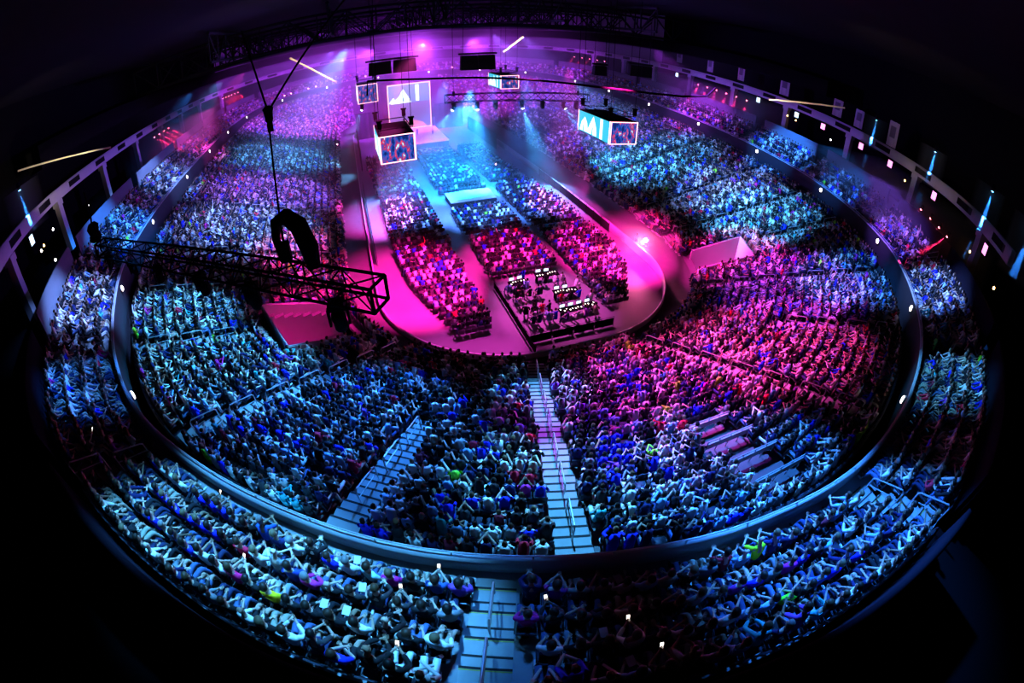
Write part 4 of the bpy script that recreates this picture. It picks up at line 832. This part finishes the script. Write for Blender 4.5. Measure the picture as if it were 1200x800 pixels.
# banners above the ribbon on the right
M['banner'] = mat('banner_cloth', (.42, .38, .42), .9, noise=.3, scale=1.2); M['bannermark'] = mat('banner_print', (.12, .1, .14), .9)
for i, (s_, z, w, h) in enumerate(((104, 24.2, 2.0, 3.4), (93, 23.6, 1.8, 3.0), (83.5, 23.6, 1.8, 3.0), (72, 23.9, 2.2, 3.8), (60, 23.4, 2.0, 2.8), (55.5, 23.2, 1.8, 2.8), (48.5, 23.4, 2.0, 3.6))):
    p = supp(s_, ro_at(s_)+.4); n, tt = frame_at(s_); a = math.atan2(-n[1], -n[0])
    t = empty('banner', (*p, z), a, f'tall hanging banner over the right ribbon, {ordn(i+1)} from the stage', 'banner', 'banners over the right ribbon')
    mb = MB(); v = []; f = []
    for k in range(7):
        u = -w/2+w*k/6; dx = .05*math.sin(k*1.9)
        for zz in (h/2, -h/2): v += [(dx, u, zz), (dx-.02, u, zz)]
    for k in range(6): b = 4*k; f += [(b, b+4, b+6, b+2), (b+1, b+3, b+7, b+5)]
    mb.add(v, f).build('cloth', M['banner'], t); MB().box((.08, 0, .3), (.02, w*.55, h*.45)).build('emblem', M['bannermark'], t); MB().tube([(0, -w/2-.1, h/2), (0, w/2+.1, h/2)], .04, 5).build('batten', M['black'], t)
# ------------------------------------------------------------------ on the floor
pl = empty('camera_platform', (.6, 6.0, 0), 0, 'white topped platform between the floor blocks of chairs', 'platform')
MB().box((0, 0, .95), (7.0, 4.4, .1)).build('deck', M['white'], pl); MB().box((0, 0, .45), (6.9, 4.3, .9)).build('skirt', M['curtain'], pl)
mb = MB()
for k in range(6): mb.box((-.2, 2.4+.3*k+.2, .85-.15*k), (1.6, .3, .1))
mb.build('steps', M['white'], pl)
fh = empty('mixing_riser', (.5, -23.4, 0), 0, 'dark sound mixing riser near the end of the floor', 'riser')
MB().box((0, 0, .28), (8.0, 9.0, .1)).build('deck', M['floor'], fh); MB().box((0, 0, .12), (7.9, 8.9, .22)).build('skirt', M['curtain'], fh)
M['desk_glow'] = emit('desk_lamp_glow', (1, .9, .75), 3.5); M['desk_blue'] = emit('desk_monitor', (.6, .75, 1), 2.5)
def console(x, y, rz, w, label):
    t = empty('mixing_console', (x, y, .33), rz, label, 'mixing console', 'consoles on the mixing riser')
    mb = MB(); mb.box((0, 0, .8), (w, .75, .1), R=Matrix.Rotation(.12, 3, 'X'))
    mb.build('desk', M['black'], t); mb = MB()
    for sx in (-1, 1): MB().box((sx*w*.42, 0, .38), (.08, .6, .76)).build('stand', M['black'], t)
    for k in range(int(w/.3)): MB().box((-w/2+.2+k*.3, rng.uniform(-.2, .2), .87), (.10, .16, .02)).build('fader_light', M['desk_glow'], t)
    for k in range(max(1, int(w/.9))):
        mb = MB(); mb.box((-w/2+.45+k*.9, .38, 1.12), (.55, .04, .34)); mb.build('monitor', M['black'], t); mb = MB(); mb.box((-w/2+.45+k*.9, .352, 1.12), (.5, .01, .29)); mb.build('monitor_screen', M['desk_blue'], t)
console(-1.6, -20.2, .1, 1.9, 'mixing console with lit faders at the front left of the riser'); console(1.9, -19.6, -.05, 2.6, 'mixing console with lit faders at the front right of the riser'); console(2.4, -23.2, 0, 2.6, 'mixing console in the middle of the riser'); console(2.3, -26.2, .05, 4.0, 'long mixing console at the back of the riser')
def fence(p, q, label, h=1.1):
    p, q = Vector(p), Vector(q); L = (q-p).length; t = empty('crowd_barrier', p, math.atan2(q.y-p.y, q.x-p.x), label, 'barrier'); n = max(1, round(L/2.2))
    for k in range(n):
        mb = MB(); a = L*k/n+.03; b = L*(k+1)/n-.03
        mb.tube([(a, 0, .02), (a, 0, h), (b, 0, h), (b, 0, .02)], .025, 5); mb.box(((a+b)/2, 0, h*.5), (b-a-.1, .02, h*.75)); mb.build('panel', M['black'], t)
fence((-3.7, -18.9, 0), (-3.6, -30.2, 0), 'dark barrier along the left edge of the mixing riser'); fence((-3.5, -28.6, 0), (5.0, -28.6, 0), 'dark barrier behind the mixing riser')
fence((-15.0, 19, 0), (-14.9, -9.5, 0), 'long dark barrier along the left edge of the floor', 1.6); fence((15.1, 14, 0), (14.9, -10.5, 0), 'long dark barrier along the right edge of the floor', 1.6)
def curtain(p, q, h, label):
    p, q = Vector(p), Vector(q); L = (q-p).length; n = int(L/.3); v = []; f = []; d = (q-p).normalized(); w = Vector((-d.y, d.x, 0))
    for k in range(n+1):
        c = p+d*(L*k/n)+w*.12*math.sin(k*1.3)
        for e in (-.01, .01): v += [c+w*e, c+w*e+Vector((0, 0, h))]
    for k in range(n): b = 4*k; f += [(b, b+4, b+5, b+1), (b+2, b+3, b+7, b+6)]
    t = empty('stage_curtain', (0, 0, 0), 0, label, 'curtain'); MB().add(v, f).build('drape', M['curtain'], t); MB().tube([p+Vector((0, 0, h)), q+Vector((0, 0, h))], .05, 5).build('batten', M['black'], t)
curtain((-14.6, 31, .0), (-14.6, 58, .0), 4.0, 'black drape left of the stage'); curtain((13.8, 34, .0), (13.8, 58, .0), 3.5, 'black drape right of the stage')
curtain((-14.5, 61.5, 0), (-7.5, 61.5, 0), 7.0, 'black drape behind the stage on the left'); curtain((6, 61.5, 0), (13.5, 61.5, 0), 7.0, 'black drape behind the stage on the right')
# lamps standing on the floor and along the low walls
M['lamp_pink'] = emit('lamp_face_pink', (1, .25, .5), 22); M['lamp_hot'] = emit('lamp_face_hot', (1, .75, .85), 60)
def floor_lamp_(x, y, z, label, aim, pw, col, hot=False, ang=60, grp='pink floor lamps'):
    t = empty('floor_light', (x, y, z), math.atan2(aim[1]-y, aim[0]-x), label, 'stage light', grp); k = 1.5 if hot else 1
    MB().box((0, 0, .06), (.4*k, .4*k, .12)).build('base', M['black'], t); mb = MB(); mb.box((0, .22*k, .3*k), (.08, .04, .5*k)); mb.box((0, -.22*k, .3*k), (.08, .04, .5*k)); mb.box((0, 0, .1*k), (.08, .44*k, .05)); mb.build('yoke', M['black'], t)
    R = Matrix.Rotation(math.radians(80), 3, 'Y'); MB().lathe([(.1*k, -.2*k), (.17*k, -.1*k), (.19*k, .2*k)], c=(0, 0, .5*k), R=R, n=12).build('barrel', M['black'], t); MB().lathe([(.18*k, 0), (.12*k, .05*k), (.02, .07*k)], c=(.2*k, 0, .535*k), R=R, n=12).build('lens', M['lamp_hot'] if hot else M['lamp_pink'], t)
    spot('floor_spot', (x+(aim[0]-x)*.03, y+(aim[1]-y)*.03, z+.6*k), aim, col, pw, ang, .6, .1)
for i, (x, y, z, aim, lab) in enumerate(((-17.5, 70.6, 1, (-10, 50, 6), 'pink lamp glowing at the far left floor corner'), (-19.5, 44, 3.2, (-6, 30, 4), 'pink lamp glowing at the left floor edge'), (9.2, 20, .6, (0, 12, 3), 'pink lamp glowing beside the right chair block'), (-6.5, 38.5, 0, (-8, 25, 3), 'pink lamp glowing at the stage front left'))):
    floor_lamp_(x, y, z, lab, aim, 2500, (1, .05, .25))
floor_lamp_(17.2, -15.8, .6, 'very bright white pink lamp at the right floor edge', (-6, -34, 8), 9000, (1, .12, .38), True, 110, 'bright floor lamp')
for i, s_ in enumerate((-168, -171, -196, -199, 188, 185, -178, -181)):
    p = supp(s_, .8); floor_lamp_(p[0], p[1], PTOP+.0, f'{ordn(i+1)} pink lamp on the far parapet behind the stage', (0, 40, 10), 500, (1, .05, .25), grp='pink lamps on the far parapet')
# roof trusses
def roof_truss(A, B, z0, z1):
    A, B = Vector(A), Vector(B); L = (B-A).length; n = int(L/5); mb = MB(); up = Vector((0, 0, 1)); P = lambda f, z: Vector((*(A.lerp(B, f)).xy, z))
    mb.tube([P(0, z0), P(1, z0)], .28, 6); mb.tube([P(0, z1), P(1, z1)], .3, 6)
    for k in range(n+1):
        mb.tube([P(k/n, z0), P(k/n, z1)], .14, 5)
        if k < n: mb.tube([P(k/n, z0 if k % 2 else z1), P((k+1)/n, z1 if k % 2 else z0)], .16, 5)
    struct(mb.build('roof_beam', M['roof']))
for y in range(26, 111, 14):
    h = 56 if y < 80 else 46; roof_truss((-h, y, 0), (h, y, 0), 27.6, 32.6)
for x in (-36, -18, 0, 18, 36): roof_truss((x, 12, 0), (x, 110, 0), 28.4, 33.2)
# ------------------------------------------------------------------ haze
def haze(name, lo, hi, dens, col, label):
    m, nt, out = newmat(name+'_volume'); v = nt.nodes.new('ShaderNodeVolumeScatter'); v.inputs['Color'].default_value = (*col, 1); v.inputs['Density'].default_value = dens; v.inputs['Anisotropy'].default_value = .25
    nt.links.new(v.outputs[0], out.inputs['Volume']); lo, hi = Vector(lo), Vector(hi); mb = MB(); mb.box((lo+hi)/2, hi-lo); o = mb.build(name, m); return tag(o, label, 'haze', kind='stuff')
haze('haze', (-41, -12, .05), (41, 27.99, 25.0), HZ*.4, (1, 1, 1), 'thin haze over the middle of the floor')
haze('haze', (-41, 28, .05), (41, 59.99, 27.2), HZ, (1, 1, 1), 'thick stage haze in front of the stage end of the hall')
haze('haze', (-56, 60, .05), (56, 104.5, 27.2), HZ, (1, 1, 1), 'thick stage haze behind the stage at the far end')
haze('haze', (-13, 1, .06), (27, 27.9, 15.2), .011, (1, 1, 1), 'bank of haze under the lamp truss')
haze('haze', (29, -52, 14.6), (52, -27, 18.8), .03, (1, 1, 1), 'patch of haze in the red beams at the near right')
haze('haze', (41.1, -8, 14.8), (55, 24, 19.8), .03, (1, 1, 1), 'patch of haze in the red beams on the right side')
haze('haze', (-55, 16, 14.8), (-41.1, 40, 20.2), .03, (1, 1, 1), 'patch of haze in the red beams on the left side')
haze('haze', (12.5, -20.5, .05), (20.5, -12.1, 4.2), .03, (1, 1, 1), 'glowing patch of haze around the bright floor lamp')  # extra haze box added so the lamp shows a flare-like glow
for i, s_ in enumerate((52, 40, 28.5, -57, 19.5)):
    p = supp(s_, ro_at(s_)); haze('haze', (p[0]-1.6, p[1]-1.6, 20.0), (p[0]+1.6, p[1]+1.6, 24.5), .05, (1, 1, 1), f'small patch of haze in a blue downlight beam, {ordn(i+1)} of these')
# ------------------------------------------------------------------ wash lights under the roof, plus unseen spots added for ribbon and rods
def pool(aim, src, col, E, rad, blend=.7):
    aim = Vector(aim); src = Vector(src); d = (aim-src).length; spot('wash_light', src, aim, col, E*4*PI*d*d, math.degrees(2*math.atan(rad/d)), blend, .35)
def upool(s_, col, E, rad, din=9, z=25.5, shift=0): a = upz(s_, 2.2); n, tt = frame_at(s_); q = supp(s_+shift, -din); pool(a, (*q, z), col, E, rad)
def lpool(s_, t, col, E, rad, din=14, z=25.5, shift=0): a = lowz(s_, t); e = low(np.array([s_+shift]), np.array([t]))[0]-nrm(np.array([s_]))[0]*din; pool(a, (*e, z), col, E, rad)
for a in UPOOLS: upool(*a)
for a in LPOOLS: lpool(*a)
for a in FPOOLS: pool(*a)
w = bpy.data.worlds.new('dark_hall'); SC.world = w; w.use_nodes = True; w.node_tree.nodes['Background'].inputs[0].default_value = (0, 0, 0, 1)
vs = SC.view_settings; vs.view_transform = 'Standard'; vs.look = 'None'; vs.gamma = 1; vs.use_curve_mapping = False; vs.exposure = EXPO
SC.cycles.use_denoising = True; SC.cycles.max_bounces = 4; SC.cycles.diffuse_bounces = 2; SC.cycles.volume_bounces = 0; SC.cycles.glossy_bounces = 2; SC.cycles.sample_clamp_indirect = 3; SC.cycles.use_light_tree = True
